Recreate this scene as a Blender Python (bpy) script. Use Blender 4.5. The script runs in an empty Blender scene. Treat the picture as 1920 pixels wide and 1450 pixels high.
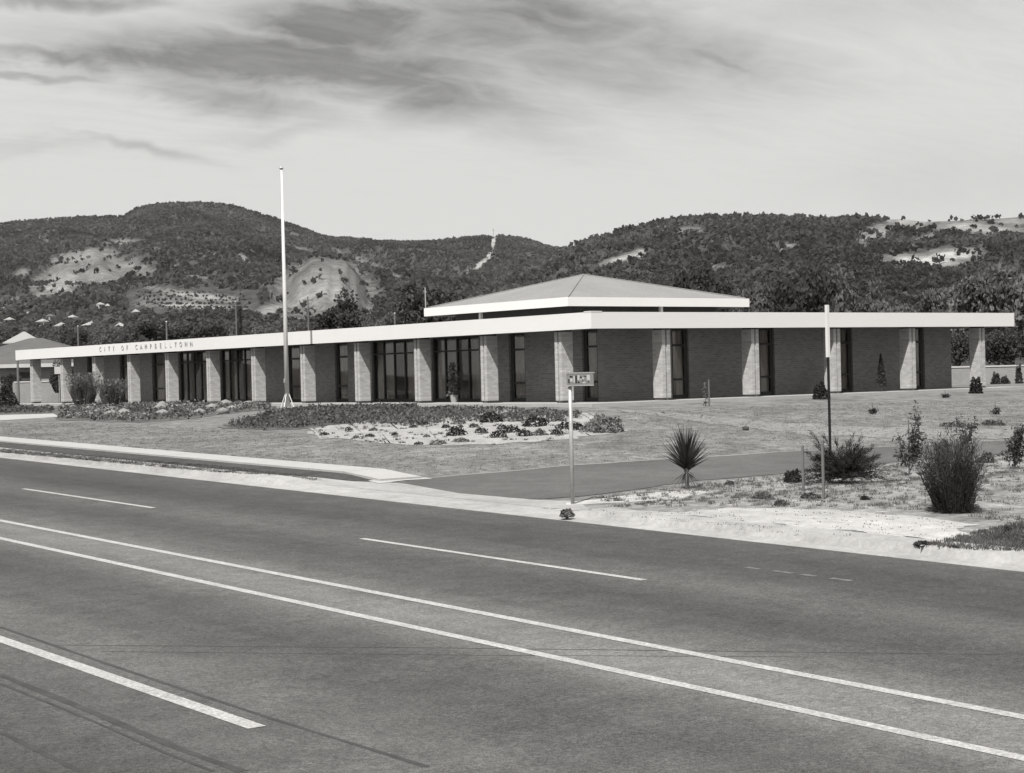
import bpy, math, random
import numpy as np
from mathutils import Matrix, Vector

random.seed(7)
RNG = np.random.default_rng(11)
SC = bpy.context.scene
COL = SC.collection
R = math.radians

# ------------------------------------------------------------------ camera
FPX = 3199.44
YAW, PIT, ROL = R(52.8748), R(-.4783), R(-1.3932)
CAM = np.array([-38.8683, -46.5462, 1.1684])
FW = np.array([math.cos(YAW) * math.cos(PIT), math.sin(YAW) * math.cos(PIT), math.sin(PIT)])
RT = np.array([math.sin(YAW), -math.cos(YAW), 0.])
UP = np.cross(RT, FW)
cr, sr = math.cos(ROL), math.sin(ROL)
RI = cr * RT + sr * UP
UI = -sr * RT + cr * UP
cd = bpy.data.cameras.new('camera')
cam = bpy.data.objects.new('camera', cd)
COL.objects.link(cam)
m = Matrix.Identity(4)
for k in range(3):
    m[k][0], m[k][1], m[k][2], m[k][3] = RI[k], UI[k], -FW[k], CAM[k]
cam.matrix_world = m
cd.sensor_fit = 'HORIZONTAL'
cd.sensor_width = 36.
cd.lens = FPX / 1920 * 36
cd.clip_start, cd.clip_end = .5, 9000
SC.camera = cam

# ------------------------------------------------------------------ light
EXPOSURE = 0.6
SUN_EL, SUN_AZ = R(55.4), R(180 + 35.4)          # azimuth measured from +x towards +y
sd = bpy.data.lights.new('sun', 'SUN')
sd.energy = 5.0
sd.angle = R(.5)
sd.color = (1, .985, .96)
sun = bpy.data.objects.new('sun', sd)
COL.objects.link(sun)
to_sun = Vector((math.cos(SUN_AZ) * math.cos(SUN_EL), math.sin(SUN_AZ) * math.cos(SUN_EL), math.sin(SUN_EL)))
sun.rotation_euler = to_sun.to_track_quat('Z', 'Y').to_euler()

world = bpy.data.worlds.new('World')
SC.world = world
world.use_nodes = True
wt = world.node_tree
wt.nodes.clear()


class NT:
    """small node-graph writer"""
    def __init__(s, t): s.t = t
    def n(s, typ, **kw):
        nd = s.t.nodes.new(typ)
        for k, v in kw.items(): setattr(nd, k, v)
        return nd
    def put(s, sock, v):
        if hasattr(v, 'is_output'): s.t.links.new(v, sock)
        elif v is not None: sock.default_value = v
    def math(s, op, a, b=None, c=None, clamp=False):
        nd = s.n('ShaderNodeMath', operation=op, use_clamp=clamp)
        for i, v in enumerate((a, b, c)): s.put(nd.inputs[i], v)
        return nd.outputs[0]
    def noise(s, vec, scale, detail=3., rough=.55, dist=0., dims='3D'):
        nd = s.n('ShaderNodeTexNoise', noise_dimensions=dims)
        s.put(nd.inputs['Vector'], vec)
        nd.inputs['Scale'].default_value = scale
        nd.inputs['Detail'].default_value = detail
        nd.inputs['Roughness'].default_value = rough
        nd.inputs['Distortion'].default_value = dist
        return nd.outputs['Fac']
    def ramp(s, fac, lo, hi, a=0., b=1., smooth=False):
        nd = s.n('ShaderNodeMapRange', interpolation_type='SMOOTHSTEP' if smooth else 'LINEAR')
        s.put(nd.inputs[0], fac)
        for i, v in enumerate((lo, hi, a, b)): s.put(nd.inputs[i + 1], v)
        return nd.outputs[0]
    def mixf(s, f, a, b):
        nd = s.n('ShaderNodeMix', data_type='FLOAT')
        s.put(nd.inputs[0], f); s.put(nd.inputs[2], a); s.put(nd.inputs[3], b)
        return nd.outputs[0]
    def scalev(s, vec, sc, rot=0.):
        nd = s.n('ShaderNodeMapping')
        s.put(nd.inputs['Vector'], vec)
        nd.inputs['Scale'].default_value = sc
        nd.inputs['Rotation'].default_value = (0, 0, rot)
        return nd.outputs[0]
    def xyz(s, vec):
        nd = s.n('ShaderNodeSeparateXYZ'); s.put(nd.inputs[0], vec)
        return nd.outputs
    def comb(s, x, y, z):
        nd = s.n('ShaderNodeCombineXYZ')
        for i, v in enumerate((x, y, z)): s.put(nd.inputs[i], v)
        return nd.outputs[0]


g = NT(wt)
tc = g.n('ShaderNodeTexCoord')
dx, dy, dz = g.xyz(tc.outputs['Generated'])
sky = g.n('ShaderNodeTexSky', sky_type='NISHITA', sun_disc=False)
sky.sun_elevation = SUN_EL
sky.sun_rotation = math.pi / 2 - SUN_AZ
bw = g.n('ShaderNodeRGBToBW')
wt.links.new(sky.outputs[0], bw.inputs[0])
clear = g.math('MULTIPLY', bw.outputs[0], .10)            # the clear sky at strength 0.1, as grey film sees it
# high cloud: degrees of azimuth (from the street's axis) and of height
# the two-argument arctangent jumps at +-180 degrees, kept behind the photographer
ca, sa = math.cos(YAW), math.sin(YAW)
ex = g.math('ADD', g.math('MULTIPLY', dx, ca), g.math('MULTIPLY', dy, sa))
ey = g.math('SUBTRACT', g.math('MULTIPLY', dx, sa), g.math('MULTIPLY', dy, ca))
az = g.math('MULTIPLY', g.math('ARCTAN2', ey, ex), 57.2958)
el = g.math('MULTIPLY', g.math('ARCSINE', dz), 57.2958)
# cirrus drawn on a high flat layer so that it stretches towards the horizon
inv = g.math('DIVIDE', 1.0, g.math('MAXIMUM', g.math('ADD', dz, .10), .05))
lay = g.comb(g.math('MULTIPLY', dx, inv), g.math('MULTIPLY', dy, inv), 0.)
streak = g.noise(g.scalev(lay, (1.0, 3.0, 1), R(100)), 1.3, 6, .6, 1.2)
wisps = g.noise(g.scalev(lay, (.7, 2.6, 1), R(150)), 3.2, 6, .62, 1.8)
warp = g.math('MULTIPLY', g.math('SUBTRACT', g.noise(g.comb(az, g.math('MULTIPLY', el, 2.2), 0.), .22, 4, .6, .6), .5), 1.0)


def blob(px, py, rx, ry, tilt=0.):
    """soft gap in the cloud at a bearing and height given in degrees"""
    d = RI * (px - 960) / FPX + UI * (725 - py) / FPX + FW
    d = d / np.linalg.norm(d)
    e = math.degrees(math.asin(d[2]))
    a = math.degrees(math.atan2(d[0] * sa - d[1] * ca, d[0] * ca + d[1] * sa))
    k = 57.2958 / FPX
    u = g.math('SUBTRACT', az, a); v = g.math('SUBTRACT', el, e)
    v = g.math('ADD', v, g.math('MULTIPLY', u, math.tan(R(tilt))))
    u = g.math('ADD', u, g.math('MULTIPLY', warp, 3.6))
    v = g.math('ADD', v, g.math('MULTIPLY', warp, 1.5))
    q = g.math('ADD', g.math('POWER', g.math('ABSOLUTE', g.math('DIVIDE', u, rx * k)), 2.),
               g.math('POWER', g.math('ABSOLUTE', g.math('DIVIDE', v, ry * k)), 2.))
    return g.math('EXPONENT', g.math('MULTIPLY', g.math('POWER', q, 1.1), -1.))


gap = None
for px_, py_, rx_, ry_, tl_, w_ in [(650, 45, 230, 62, 2, .84), (560, 120, 420, 56, 3, .84), (760, 158, 270, 54, 9, .74), (430, 185, 200, 34, 8, .5), (300, 110, 220, 36, 3, .7), (880, 60, 240, 95, 6, .58),
                                   (1020, 30, 240, 66, 6, .68), (1050, 110, 300, 76, 12, .44), (1270, 95, 260, 66, 12, .44), (1330, 108, 150, 16, 18, .52), (1240, 150, 240, 48, 5, .26),
                                   (130, 106, 200, 16, -2, .6), (90, 142, 170, 8, 1, .4), (130, 2, 200, 18, -2, .55), (270, 280, 120, 10, 11, .34), (60, 275, 130, 18, -4, .16), (520, 250, 160, 16, -6, .18),
                                   (900, 205, 200, 50, 18, .28), (1560, 10, 400, 60, 0, .16), (1800, 330, 280, 70, 0, .1)]:
    b_ = g.math('MULTIPLY', blob(px_, py_, rx_, ry_, tl_), w_)
    gap = b_ if gap is None else g.math('MAXIMUM', gap, b_)
# everywhere else the same thin broken cloud
broken = g.math('MULTIPLY', g.ramp(streak, .52, .80, 0., .8, True), g.ramp(el, 11., 20., 0., 1., True))
gap = g.math('MAXIMUM', gap, broken)
curl = g.noise(g.comb(az, g.math('MULTIPLY', el, 2.6), 3.), .30, 7, .62, 1.4)
gap = g.math('MINIMUM', g.math('MULTIPLY', gap, g.ramp(curl, .30, .70, .92, 1.42)), g.ramp(curl, .3, .7, .74, .86))
veil = g.math('SUBTRACT', 1.0, gap)
veil = g.math('ADD', veil, g.math('MULTIPLY', g.math('SUBTRACT', wisps, .5), g.math('MULTIPLY', .30, g.ramp(el, 4., 9., .05, 1., True))), clamp=True)
lum = g.mixf(veil, g.math('MULTIPLY', clear, .26), .46)
cc = g.n('ShaderNodeCombineColor')
wt.links.new(lum, cc.inputs[0])
wt.links.new(lum, cc.inputs[1])
wt.links.new(g.math('MULTIPLY', lum, .975), cc.inputs[2])
bg = g.n('ShaderNodeBackground')
wt.links.new(cc.outputs[0], bg.inputs[0])
bg.inputs[1].default_value = 1.0
wo = g.n('ShaderNodeOutputWorld')
wt.links.new(bg.outputs[0], wo.inputs[0])

SC.view_settings.view_transform = 'Standard'
SC.view_settings.look = 'None'
SC.view_settings.exposure = EXPOSURE
SC.view_settings.gamma = 1
SC.view_settings.use_curve_mapping = False
SC.cycles.max_bounces = 6
SC.cycles.transparent_max_bounces = 8
SC.cycles.use_denoising = True


# ------------------------------------------------------------------ materials
def warm(v):
    return (v * 1.0, v * .985, v * .962, 1)


def mat(name, v, rough=.85, layers=(), bump=None, spec=.3, bands=None, brick=None, metal=0.):
    """grey procedural material: layers = (scale, low, high, detail, (sx,sy,sz)) multiply the base value"""
    M = bpy.data.materials.new(name)
    M.use_nodes = True
    t = M.node_tree
    t.nodes.clear()
    q = NT(t)
    c = q.n('ShaderNodeTexCoord').outputs['Object']
    val = None
    for L in layers:
        sc, lo, hi = L[:3]
        det = L[3] if len(L) > 3 else 4
        st = L[4] if len(L) > 4 else None
        vec = q.scalev(c, st) if st else c
        f = q.ramp(q.noise(vec, sc, det, .6), .3, .7, lo, hi)
        val = f if val is None else q.math('MULTIPLY', val, f)
    if bands:
        x = q.xyz(c)[0]
        x = q.math('ADD', x, q.math('MULTIPLY', q.math('SUBTRACT', q.noise(c, .35, 3), .5), .5))
        nd = q.n('ShaderNodeValToRGB')
        x0, x1 = bands[0][0], bands[-1][0]
        el_ = nd.color_ramp.elements
        el_[0].color = (bands[0][1] / 2,) * 3 + (1,); el_[1].color = (bands[-1][1] / 2,) * 3 + (1,)
        for bx, bv in bands[1:-1]:
            el_.new((bx - x0) / (x1 - x0)).color = (bv / 2,) * 3 + (1,)
        q.put(nd.inputs[0], q.ramp(x, x0, x1))
        bo = q.math('MULTIPLY', nd.outputs[0], 2.)
        val = bo if val is None else q.math('MULTIPLY', val, bo)
    bricko = None
    if brick:
        bw_, bh_, mort, mv = brick
        X, Y, Z = q.xyz(c)
        bt = q.n('ShaderNodeTexBrick')
        q.put(bt.inputs['Vector'], q.comb(q.math('ADD', X, Y), Z, 0.))
        bt.inputs['Scale'].default_value = 1
        bt.inputs['Brick Width'].default_value = bw_
        bt.inputs['Row Height'].default_value = bh_
        bt.inputs['Mortar Size'].default_value = mort
        bt.inputs['Mortar Smooth'].default_value = .2
        bt.inputs['Color1'].default_value = (.82, .82, .82, 1)
        bt.inputs['Color2'].default_value = (1.15, 1.15, 1.15, 1)
        bt.inputs['Mortar'].default_value = (mv, mv, mv, 1)
        bb = q.n('ShaderNodeRGBToBW')
        t.links.new(bt.outputs[0], bb.inputs[0])
        val = bb.outputs[0] if val is None else q.math('MULTIPLY', val, bb.outputs[0])
        bricko = bt.outputs['Fac']
    val = q.math('MULTIPLY', val, v) if val is not None else v
    col = q.n('ShaderNodeCombineColor')
    q.put(col.inputs[0], val)
    q.put(col.inputs[1], q.math('MULTIPLY', val, .985))
    q.put(col.inputs[2], q.math('MULTIPLY', val, .962))
    p = q.n('ShaderNodeBsdfPrincipled')
    t.links.new(col.outputs[0], p.inputs['Base Color'])
    p.inputs['Roughness'].default_value = rough
    p.inputs['Specular IOR Level'].default_value = spec
    p.inputs['Metallic'].default_value = metal
    if bump or bricko:
        b = q.n('ShaderNodeBump')
        if bricko is not None:
            q.put(b.inputs['Height'], q.math('SUBTRACT', 1., bricko))
            b.inputs['Strength'].default_value = .5; b.inputs['Distance'].default_value = .01
        else:
            q.put(b.inputs['Height'], q.noise(c, bump[0], 4, .6))
            b.inputs['Strength'].default_value = bump[1]; b.inputs['Distance'].default_value = bump[2]
        t.links.new(b.outputs[0], p.inputs['Normal'])
    o = q.n('ShaderNodeOutputMaterial')
    t.links.new(p.outputs[0], o.inputs[0])
    return M


def leafmat(name, v, var=.40, scale=.6, trans=.35, isl=.32):
    """leaves: diffuse with some light through them; the value varies from spray to spray"""
    M = bpy.data.materials.new(name)
    M.use_nodes = True
    t = M.node_tree
    t.nodes.clear()
    q = NT(t)
    c = q.n('ShaderNodeTexCoord').outputs['Object']
    gi = q.n('ShaderNodeNewGeometry')
    rnd = gi.outputs['Random Per Island']
    val = q.math('MULTIPLY', q.ramp(q.noise(c, scale, 3), .3, .7, 1 - var, 1 + var), q.ramp(rnd, 0, 1, 1 - isl, 1 + isl))
    val = q.math('MULTIPLY', val, v)
    col = q.n('ShaderNodeCombineColor')
    q.put(col.inputs[0], val); q.put(col.inputs[1], q.math('MULTIPLY', val, .985)); q.put(col.inputs[2], q.math('MULTIPLY', val, .962))
    p = q.n('ShaderNodeBsdfDiffuse'); t.links.new(col.outputs[0], p.inputs[0])
    tr = q.n('ShaderNodeBsdfTranslucent'); t.links.new(col.outputs[0], tr.inputs[0])
    mx = q.n('ShaderNodeMixShader'); mx.inputs[0].default_value = trans
    t.links.new(p.outputs[0], mx.inputs[1]); t.links.new(tr.outputs[0], mx.inputs[2])
    o = q.n('ShaderNodeOutputMaterial')
    t.links.new(mx.outputs[0], o.inputs[0])
    return M


def glassmat():
    M = bpy.data.materials.new('window glass')
    M.use_nodes = True
    t = M.node_tree
    t.nodes.clear()
    q = NT(t)
    lw = q.n('ShaderNodeLayerWeight')
    fr = q.math('ADD', .045, q.math('MULTIPLY', .8, q.math('POWER', lw.outputs['Facing'], 4.)))
    tp = q.n('ShaderNodeBsdfTransparent'); tp.inputs[0].default_value = warm(.82)
    gl = q.n('ShaderNodeBsdfGlossy'); gl.inputs['Roughness'].default_value = .02
    mx = q.n('ShaderNodeMixShader')
    t.links.new(fr, mx.inputs[0]); t.links.new(tp.outputs[0], mx.inputs[1]); t.links.new(gl.outputs[0], mx.inputs[2])
    o = q.n('ShaderNodeOutputMaterial'); t.links.new(mx.outputs[0], o.inputs[0])
    return M


X1, X2 = -28.35, -29.4           # the two continuous lines on the road
M = dict(
    road=mat('asphalt', 0.071, .8, [(1.2, .9, 1.1), (22., .70, 1.30, 5), (90., .5, 1.5, 2), (.5, .88, 1.12, 3, (1, .25, 1)), (4., .86, 1.14, 5), (.5, .93, 1.07, 3, (6, .35, 1))], (60, .25, .01), .07,
             bands=[(-44, .8), (-35.2, .72), (-34.2, .78), (-33.4, 1.08), (-32.3, 1.2), (-31.5, .98), (-30.7, .86), (-30.0, .98), (-29.4, 1.48), (-28.85, 1.75), (-28.3, 1.5),
                    (-27.7, 1.06), (-26.8, .76), (-26.2, .82), (-25.4, 1.12), (-24.8, .95), (-24.0, .70), (-23.0, .72), (-22.2, .84), (-21.6, .95), (-20, .95)]),
    paint=mat('road paint', 0.36, .7, [(3., .82, 1.08), (30., .55, 1.2, 4), (90., .7, 1.2, 2)]),
    oldpaint=mat('worn road paint', 0.105, .8, [(9., .6, 1.2)]),
    tar=mat('tyre rubber mark', 0.034, .8, [(3., .75, 1.3), (40., .8, 1.2)]),
    kerb=mat('kerb concrete', 0.268, .85, [(.6, .80, 1.12), (3., .86, 1.1), (14., .85, 1.12)], (30, .2, .01)),
    path=mat('path concrete', 0.29, .85, [(.7, .92, 1.06), (12., .93, 1.07)], (30, .2, .01)),
    crossover=mat('worn concrete crossing', 0.25, .88, [(.8, .8, 1.12), (8., .85, 1.12), (.5, .9, 1.08, 4, (4, .5, 1))], (30, .2, .01)),
    drive=mat('driveway asphalt', .070, .85, [(.35, .84, 1.16, 4), (2.2, .86, 1.14, 5), (14., .78, 1.22, 4), (60., .7, 1.3, 2)], (50, .2, .01)),
    lawn=mat('dry lawn', 0.128, .95, [(.22, .86, 1.14, 4), (.9, .72, 1.26, 5), (3.2, .66, 1.34, 5), (14., .75, 1.25, 3)], (9, .6, .05), .1),
    verge=mat('mown verge', 0.052, .95, [(1.5, .75, 1.25), (9., .7, 1.3)], (12, .6, .04), .1),
    soil=mat('dry pebbly soil', 0.185, .95, [(.5, .76, 1.2, 4), (1.8, .62, 1.34, 5), (7., .6, 1.36, 4), (40., .75, 1.25, 2)], (18, .6, .04), .1),
    sand=mat('pale sand', .34, .95, [(.45, .78, 1.1, 5), (2.5, .82, 1.12, 5), (14., .85, 1.12, 4), (60., .85, 1.12, 2)], (12, .4, .03), .1),
    track=mat('worn dusty track', 0.165, .95, [(.6, .85, 1.12, 4), (4., .85, 1.15, 4)], (12, .3, .02), .1),
    gravel=mat('white gravel', 0.29, .95, [(1.2, .78, 1.12, 4), (12., .7, 1.2, 4)], (26, .8, .05), .1),
    bedsoil=mat('dark bed soil', 0.085, .95, [(1.2, .7, 1.3), (8., .7, 1.3)], (12, .6, .04), .1),
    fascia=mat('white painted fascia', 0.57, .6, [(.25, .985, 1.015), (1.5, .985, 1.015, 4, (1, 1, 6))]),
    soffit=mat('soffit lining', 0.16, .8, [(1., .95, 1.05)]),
    rooftop=mat('roof gravel', .3, .9, [(3., .8, 1.2)]),
    hip=mat('pale roof shingle', .18, .9, [(.5, .92, 1.08), (9., .82, 1.14, 4, (1, 1, 3))]),
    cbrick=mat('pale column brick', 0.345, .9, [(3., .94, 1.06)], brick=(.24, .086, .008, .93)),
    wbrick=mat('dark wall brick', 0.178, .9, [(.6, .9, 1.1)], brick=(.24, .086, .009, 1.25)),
    dark=mat('dark brown timber', 0.034, .6, [(4., .8, 1.2)]),
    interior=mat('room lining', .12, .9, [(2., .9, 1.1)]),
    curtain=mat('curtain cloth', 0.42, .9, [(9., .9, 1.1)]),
    glass=glassmat(),
    slab=mat('verandah slab', 0.29, .85, [(1., .94, 1.06), (9., .94, 1.06)]),
    white=mat('white gloss paint', 0.52, .4, [(3., .96, 1.04)], spec=.5),
    black=mat('black paint', 0.014, .5, [(3., .9, 1.1)], spec=.1),
    galv=mat('galvanised steel', .34, .5, [(12., .85, 1.15)], metal=.3, spec=.5),
    signplate=mat('sign enamel', 0.17, .6, [(14., .82, 1.15)]),
    stake=mat('weathered stake', 0.11, .9, [(9., .8, 1.2, 4, (6, 6, .6))]),
    bark=mat('tree bark', .07, .95, [(5., .7, 1.3)]),
    rock=mat('pale stone', 0.19, .9, [(4., .75, 1.2), (20., .85, 1.15)], (15, .5, .03)),
    darkrock=mat('dark stone', .05, .9, [(4., .75, 1.2)], (15, .5, .03)),
    hwall=mat('house wall render', 0.2, .9, [(1., .92, 1.08)]),
    hwhite=mat('white house paint', 0.36, .8, [(1., .95, 1.05)]),
    hroof=mat('grey tiled roof', 0.075, .85, [(1., .9, 1.1), (9., .85, 1.15)]),
    hroofpale=mat('pale metal roof', 0.24, .6, [(1., .95, 1.05)]),
    bwall=mat('rendered boundary wall', 0.19, .9, [(.8, .88, 1.1), (7., .92, 1.08)]),
    leafdark=leafmat('dark leaves', .060),
    leafmid=leafmat('grey green leaves', 0.125),
    leafpale=leafmat('pale leaves', 0.18),
    leafsilver=leafmat('silver leaves', 0.2, .3, 2.),
    leafdry=leafmat('dry leaves', 0.15, .35, 2.),
    leafpalm=leafmat('stiff palm leaves', 0.034, .35, 2., .1),
    cushion=leafmat('cushion leaves', 0.034, .3, 2.),
    cushionpale=leafmat('grey cushion leaves', 0.1, .3, 2.),
    cover=leafmat('ground cover leaves', 0.092, .4, 1.2),
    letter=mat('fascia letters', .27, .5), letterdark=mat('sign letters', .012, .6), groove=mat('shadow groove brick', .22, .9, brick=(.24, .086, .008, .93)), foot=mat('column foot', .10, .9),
    reed=leafmat('reed leaves', .052, .35, 2.), conifer=leafmat('conifer needles', .042, .35, 2.), sapling=leafmat('sapling leaves', .070, .35, 2.),
    straw=leafmat('straw grass', 0.125, .35, 2.),
)


# ------------------------------------------------------------------ mesh helpers
class MB:
    def __init__(s):
        s.v, s.f = [], []
    def add(s, vs, fs):
        o = len(s.v)
        s.v += [tuple(map(float, p)) for p in vs]
        s.f += [tuple(i + o for i in q) for q in fs]
        return s
    def box(s, a, b):
        (x0, y0, z0), (x1, y1, z1) = a, b
        return s.add([(x0, y0, z0), (x1, y0, z0), (x1, y1, z0), (x0, y1, z0), (x0, y0, z1), (x1, y0, z1), (x1, y1, z1), (x0, y1, z1)],
                     [(0, 3, 2, 1), (4, 5, 6, 7), (0, 1, 5, 4), (1, 2, 6, 5), (2, 3, 7, 6), (3, 0, 4, 7)])
    def tube(s, pts, rad, n=8, caps=True):
        pts = [np.array(p, float) for p in pts]
        rad = [rad] * len(pts) if np.isscalar(rad) else rad
        vs, fs = [], []
        for i, p in enumerate(pts):
            d = pts[min(i + 1, len(pts) - 1)] - pts[max(i - 1, 0)]
            d = d / (np.linalg.norm(d) + 1e-9)
            a = np.cross(d, (0, 0, 1.) if abs(d[2]) < .9 else (1., 0, 0)); a /= np.linalg.norm(a)
            b = np.cross(d, a)
            for k in range(n):
                t = 2 * math.pi * k / n
                vs.append(p + rad[i] * (math.cos(t) * a + math.sin(t) * b))
        for i in range(len(pts) - 1):
            for k in range(n):
                k2 = (k + 1) % n
                fs.append((i * n + k, i * n + k2, (i + 1) * n + k2, (i + 1) * n + k))
        if caps:
            fs.append(tuple(range(n))[::-1]); fs.append(tuple((len(pts) - 1) * n + k for k in range(n)))
        return s.add(vs, fs)
    def mesh(s, name, material, smooth=False):
        me = bpy.data.meshes.new(name)
        me.from_pydata(s.v, [], s.f)
        me.update()
        import bmesh
        if len(s.f) < 20000:
            bm = bmesh.new(); bm.from_mesh(me); bmesh.ops.recalc_face_normals(bm, faces=bm.faces); bm.to_mesh(me); bm.free()
        for mm in (material if isinstance(material, (list, tuple)) else [material]): me.materials.append(mm)
        if smooth: me.polygons.foreach_set('use_smooth', [True] * len(me.polygons))
        return me


def link(name, me, parent=None, loc=None):
    o = bpy.data.objects.new(name, me)
    COL.objects.link(o)
    if parent is not None: o.parent = parent
    if loc is not None: o.location = tuple(map(float, loc))
    return o


def obj(name, mb, material, parent=None, loc=None, smooth=False):
    return link(name, mb.mesh(name, material, smooth), parent, loc)


def tag(o, label=None, cat=None, group=None, kind=None):
    if label: o['label'] = label
    if cat: o['category'] = cat
    if group: o['group'] = group
    if kind: o['kind'] = kind
    return o


def thing(name, label, cat, loc=(0, 0, 0), rz=0., group=None):
    o = link(name, None, None, loc)
    o.rotation_euler = (0, 0, rz)
    return tag(o, label, cat, group)


def fastmesh(name, V, F, material):
    """V (n,3), F (m,k) arrays, all faces with k corners"""
    me = bpy.data.meshes.new(name)
    V = np.asarray(V, np.float32); F = np.asarray(F, np.int32)
    k = F.shape[1]
    me.vertices.add(len(V)); me.vertices.foreach_set('co', V.ravel())
    me.loops.add(F.size); me.loops.foreach_set('vertex_index', F.ravel())
    me.polygons.add(len(F))
    me.polygons.foreach_set('loop_start', np.arange(0, F.size, k, dtype=np.int32))
    me.polygons.foreach_set('loop_total', np.full(len(F), k, np.int32))
    me.update(calc_edges=True)
    me.materials.append(material)
    return me


def cards(P, size, rng, aspect=.55, up=0.):
    """leaf-sized folded faces at points P"""
    P = np.asarray(P, float); n = len(P)
    a = rng.normal(size=(n, 3)); a[:, 2] += up
    a /= np.linalg.norm(a, axis=1)[:, None]
    b = rng.normal(size=(n, 3)); b -= (b * a).sum(1)[:, None] * a; b /= np.linalg.norm(b, axis=1)[:, None]
    s = (size * rng.uniform(.6, 1.4, n))[:, None]
    V = np.stack([P - a * s, P + b * s * aspect, P + a * s, P - b * s * aspect], 1).reshape(-1, 3)
    F = np.arange(4 * n).reshape(n, 4)
    return V, F


def blades(B, D, L, W, rng, seg=2, droop=.2):
    """grass-like blades from base points B along directions D, length L, width W"""
    B = np.asarray(B, float); n = len(B)
    D = D / np.linalg.norm(D, axis=1)[:, None]
    side = np.cross(D, rng.normal(size=(n, 3))); side /= np.linalg.norm(side, axis=1)[:, None]
    rows = []
    for i in range(seg + 1):
        t = i / seg
        c = B + D * (L * t)[:, None]
        c = c + np.array([0, 0, -1.]) * (L * droop * t * t)[:, None]
        w = (W * (1 - t * .92))[:, None]
        rows += [c - side * w, c + side * w]
    V = np.stack(rows, 1).reshape(-1, 3)
    k = 2 * (seg + 1)
    base = (np.arange(n) * k)[:, None]
    F = np.concatenate([base + np.array([[2 * i, 2 * i + 1, 2 * i + 3, 2 * i + 2]]) for i in range(seg)], 0)
    return V, F


# ------------------------------------------------------------------ the ground
RZ0, SL = -.8601, .0155


def drop(y):
    """how far the kerb is raised at y: low across the driveway"""
    def s(t):
        t = min(1., max(0., t)); return t * t * (3 - 2 * t)
    return 1 - .8 * s((y + 25.2) / 1.4) * s((-14.4 - y) / 1.6)


def zroad(y): return RZ0 + SL * min(max(y, -90.), 56.)


def gz(x, y):
    """height of the ground: road plane, kerb, lawn rising to the verandah slab"""
    if x < -21.5: return zroad(y)
    d = math.hypot(max(0, -.7 - x), max(0, -.7 - y))
    u = min(1, d / 17.6)
    u = u * u * (3 - 2 * u) * .35 + u * .65
    zk = zroad(y) + .12 * drop(y)
    far = max(0., min(1., (math.hypot(x - 5, y - 5) - 75) / 30.))
    return -.12 * (1 - u) + zk * u - .5 * far


def ray(px, py):
    return FW + RI * (px - 960) / FPX + UI * (725 - py) / FPX


def gp(px, py):
    """the ground point seen at a pixel of the photograph"""
    r = ray(px, py); t = 6.
    while t < 300:
        p = CAM + r * t
        if p[2] < gz(p[0], p[1]): break
        t += .25
    lo, hi = t - .25, t
    for _ in range(25):
        mid = (lo + hi) / 2; p = CAM + r * mid
        if p[2] < gz(p[0], p[1]): hi = mid
        else: lo = mid
    return CAM + r * hi


def depth(p): return float((np.array(p, float) - CAM) @ FW)


def onplane(px, py, ax, v):
    r = ray(px, py)
    return CAM + r * ((v - CAM[ax]) / r[ax])


def grid(xs, ys, zf):
    V = [(x, y, zf(x, y)) for y in ys for x in xs]
    n = len(xs)
    F = [(j * n + i, j * n + i + 1, (j + 1) * n + i + 1, (j + 1) * n + i) for j in range(len(ys) - 1) for i in range(n - 1)]
    return np.array(V), np.array(F)


xs = np.concatenate([np.arange(-21.0, 42, .6), np.arange(42, 112, 3.)])
ys = np.concatenate([np.arange(-90, -60, 3.), np.arange(-60, 60, .6), np.arange(60, 130, 3.)])
V, F = grid(xs, ys, gz)
me = fastmesh('lawn', V, F, M['lawn'])
tag(link('lawn', me), kind='structure')
# road
xs = np.array([-60., -44, -40, -36, -32, -28, -24, -21.6]); ys = np.arange(-90, 131, 5.)
V, F = grid(xs, ys, lambda x, y: zroad(y))
tag(link('road', fastmesh('road', V, F, M['road'])), kind='structure')


def strip(name, x0, x1, y0, y1, dz, material, kind='structure', step=1.5, zf=None, thick=0.):
    ysn = np.linspace(y0, y1, max(2, int(abs(y1 - y0) / step) + 1))
    zf = zf or (lambda x, y: zroad(y))
    mb = MB()
    vs, fs = [], []
    for y in ysn:
        for x in (x0, x1): vs.append((x, y, zf(x, y) + dz))
        for x in (x1, x0): vs.append((x, y, zf(x, y) + dz - thick - .001))
    for i in range(len(ysn) - 1):
        a = i * 4
        fs.append((a, a + 1, a + 5, a + 4))
        if thick:
            fs += [(a + 1, a + 2, a + 6, a + 5), (a + 2, a + 3, a + 7, a + 6), (a + 3, a, a + 4, a + 7)]
    mb.add(vs, fs)
    o = obj(name, mb, material)
    tag(o, kind=kind)
    return o


def noise2(x, y, seed=0):
    """smooth value noise on arrays"""
    x = np.asarray(x, float); y = np.asarray(y, float)
    xi = np.floor(x).astype(np.int64); yi = np.floor(y).astype(np.int64)
    fx, fy = x - xi, y - yi
    fx = fx * fx * (3 - 2 * fx); fy = fy * fy * (3 - 2 * fy)
    def h(a, b):
        q = (a * 374761393 + b * 668265263 + seed * 974634777) & 0xffffffff
        q = ((q ^ (q >> 13)) * 1274126177) & 0xffffffff
        return ((q ^ (q >> 16)) & 0xffff) / 65535.
    return (h(xi, yi) * (1 - fx) + h(xi + 1, yi) * fx) * (1 - fy) + (h(xi, yi + 1) * (1 - fx) + h(xi + 1, yi + 1) * fx) * fy


def fbm(x, y, o=4, seed=0):
    s, a, t = 0., 1., 0.
    for k in range(o):
        s = s + a * (noise2(x * 2 ** k, y * 2 ** k, seed + k) - .5); t += a; a *= .5
    return s / t


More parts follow.
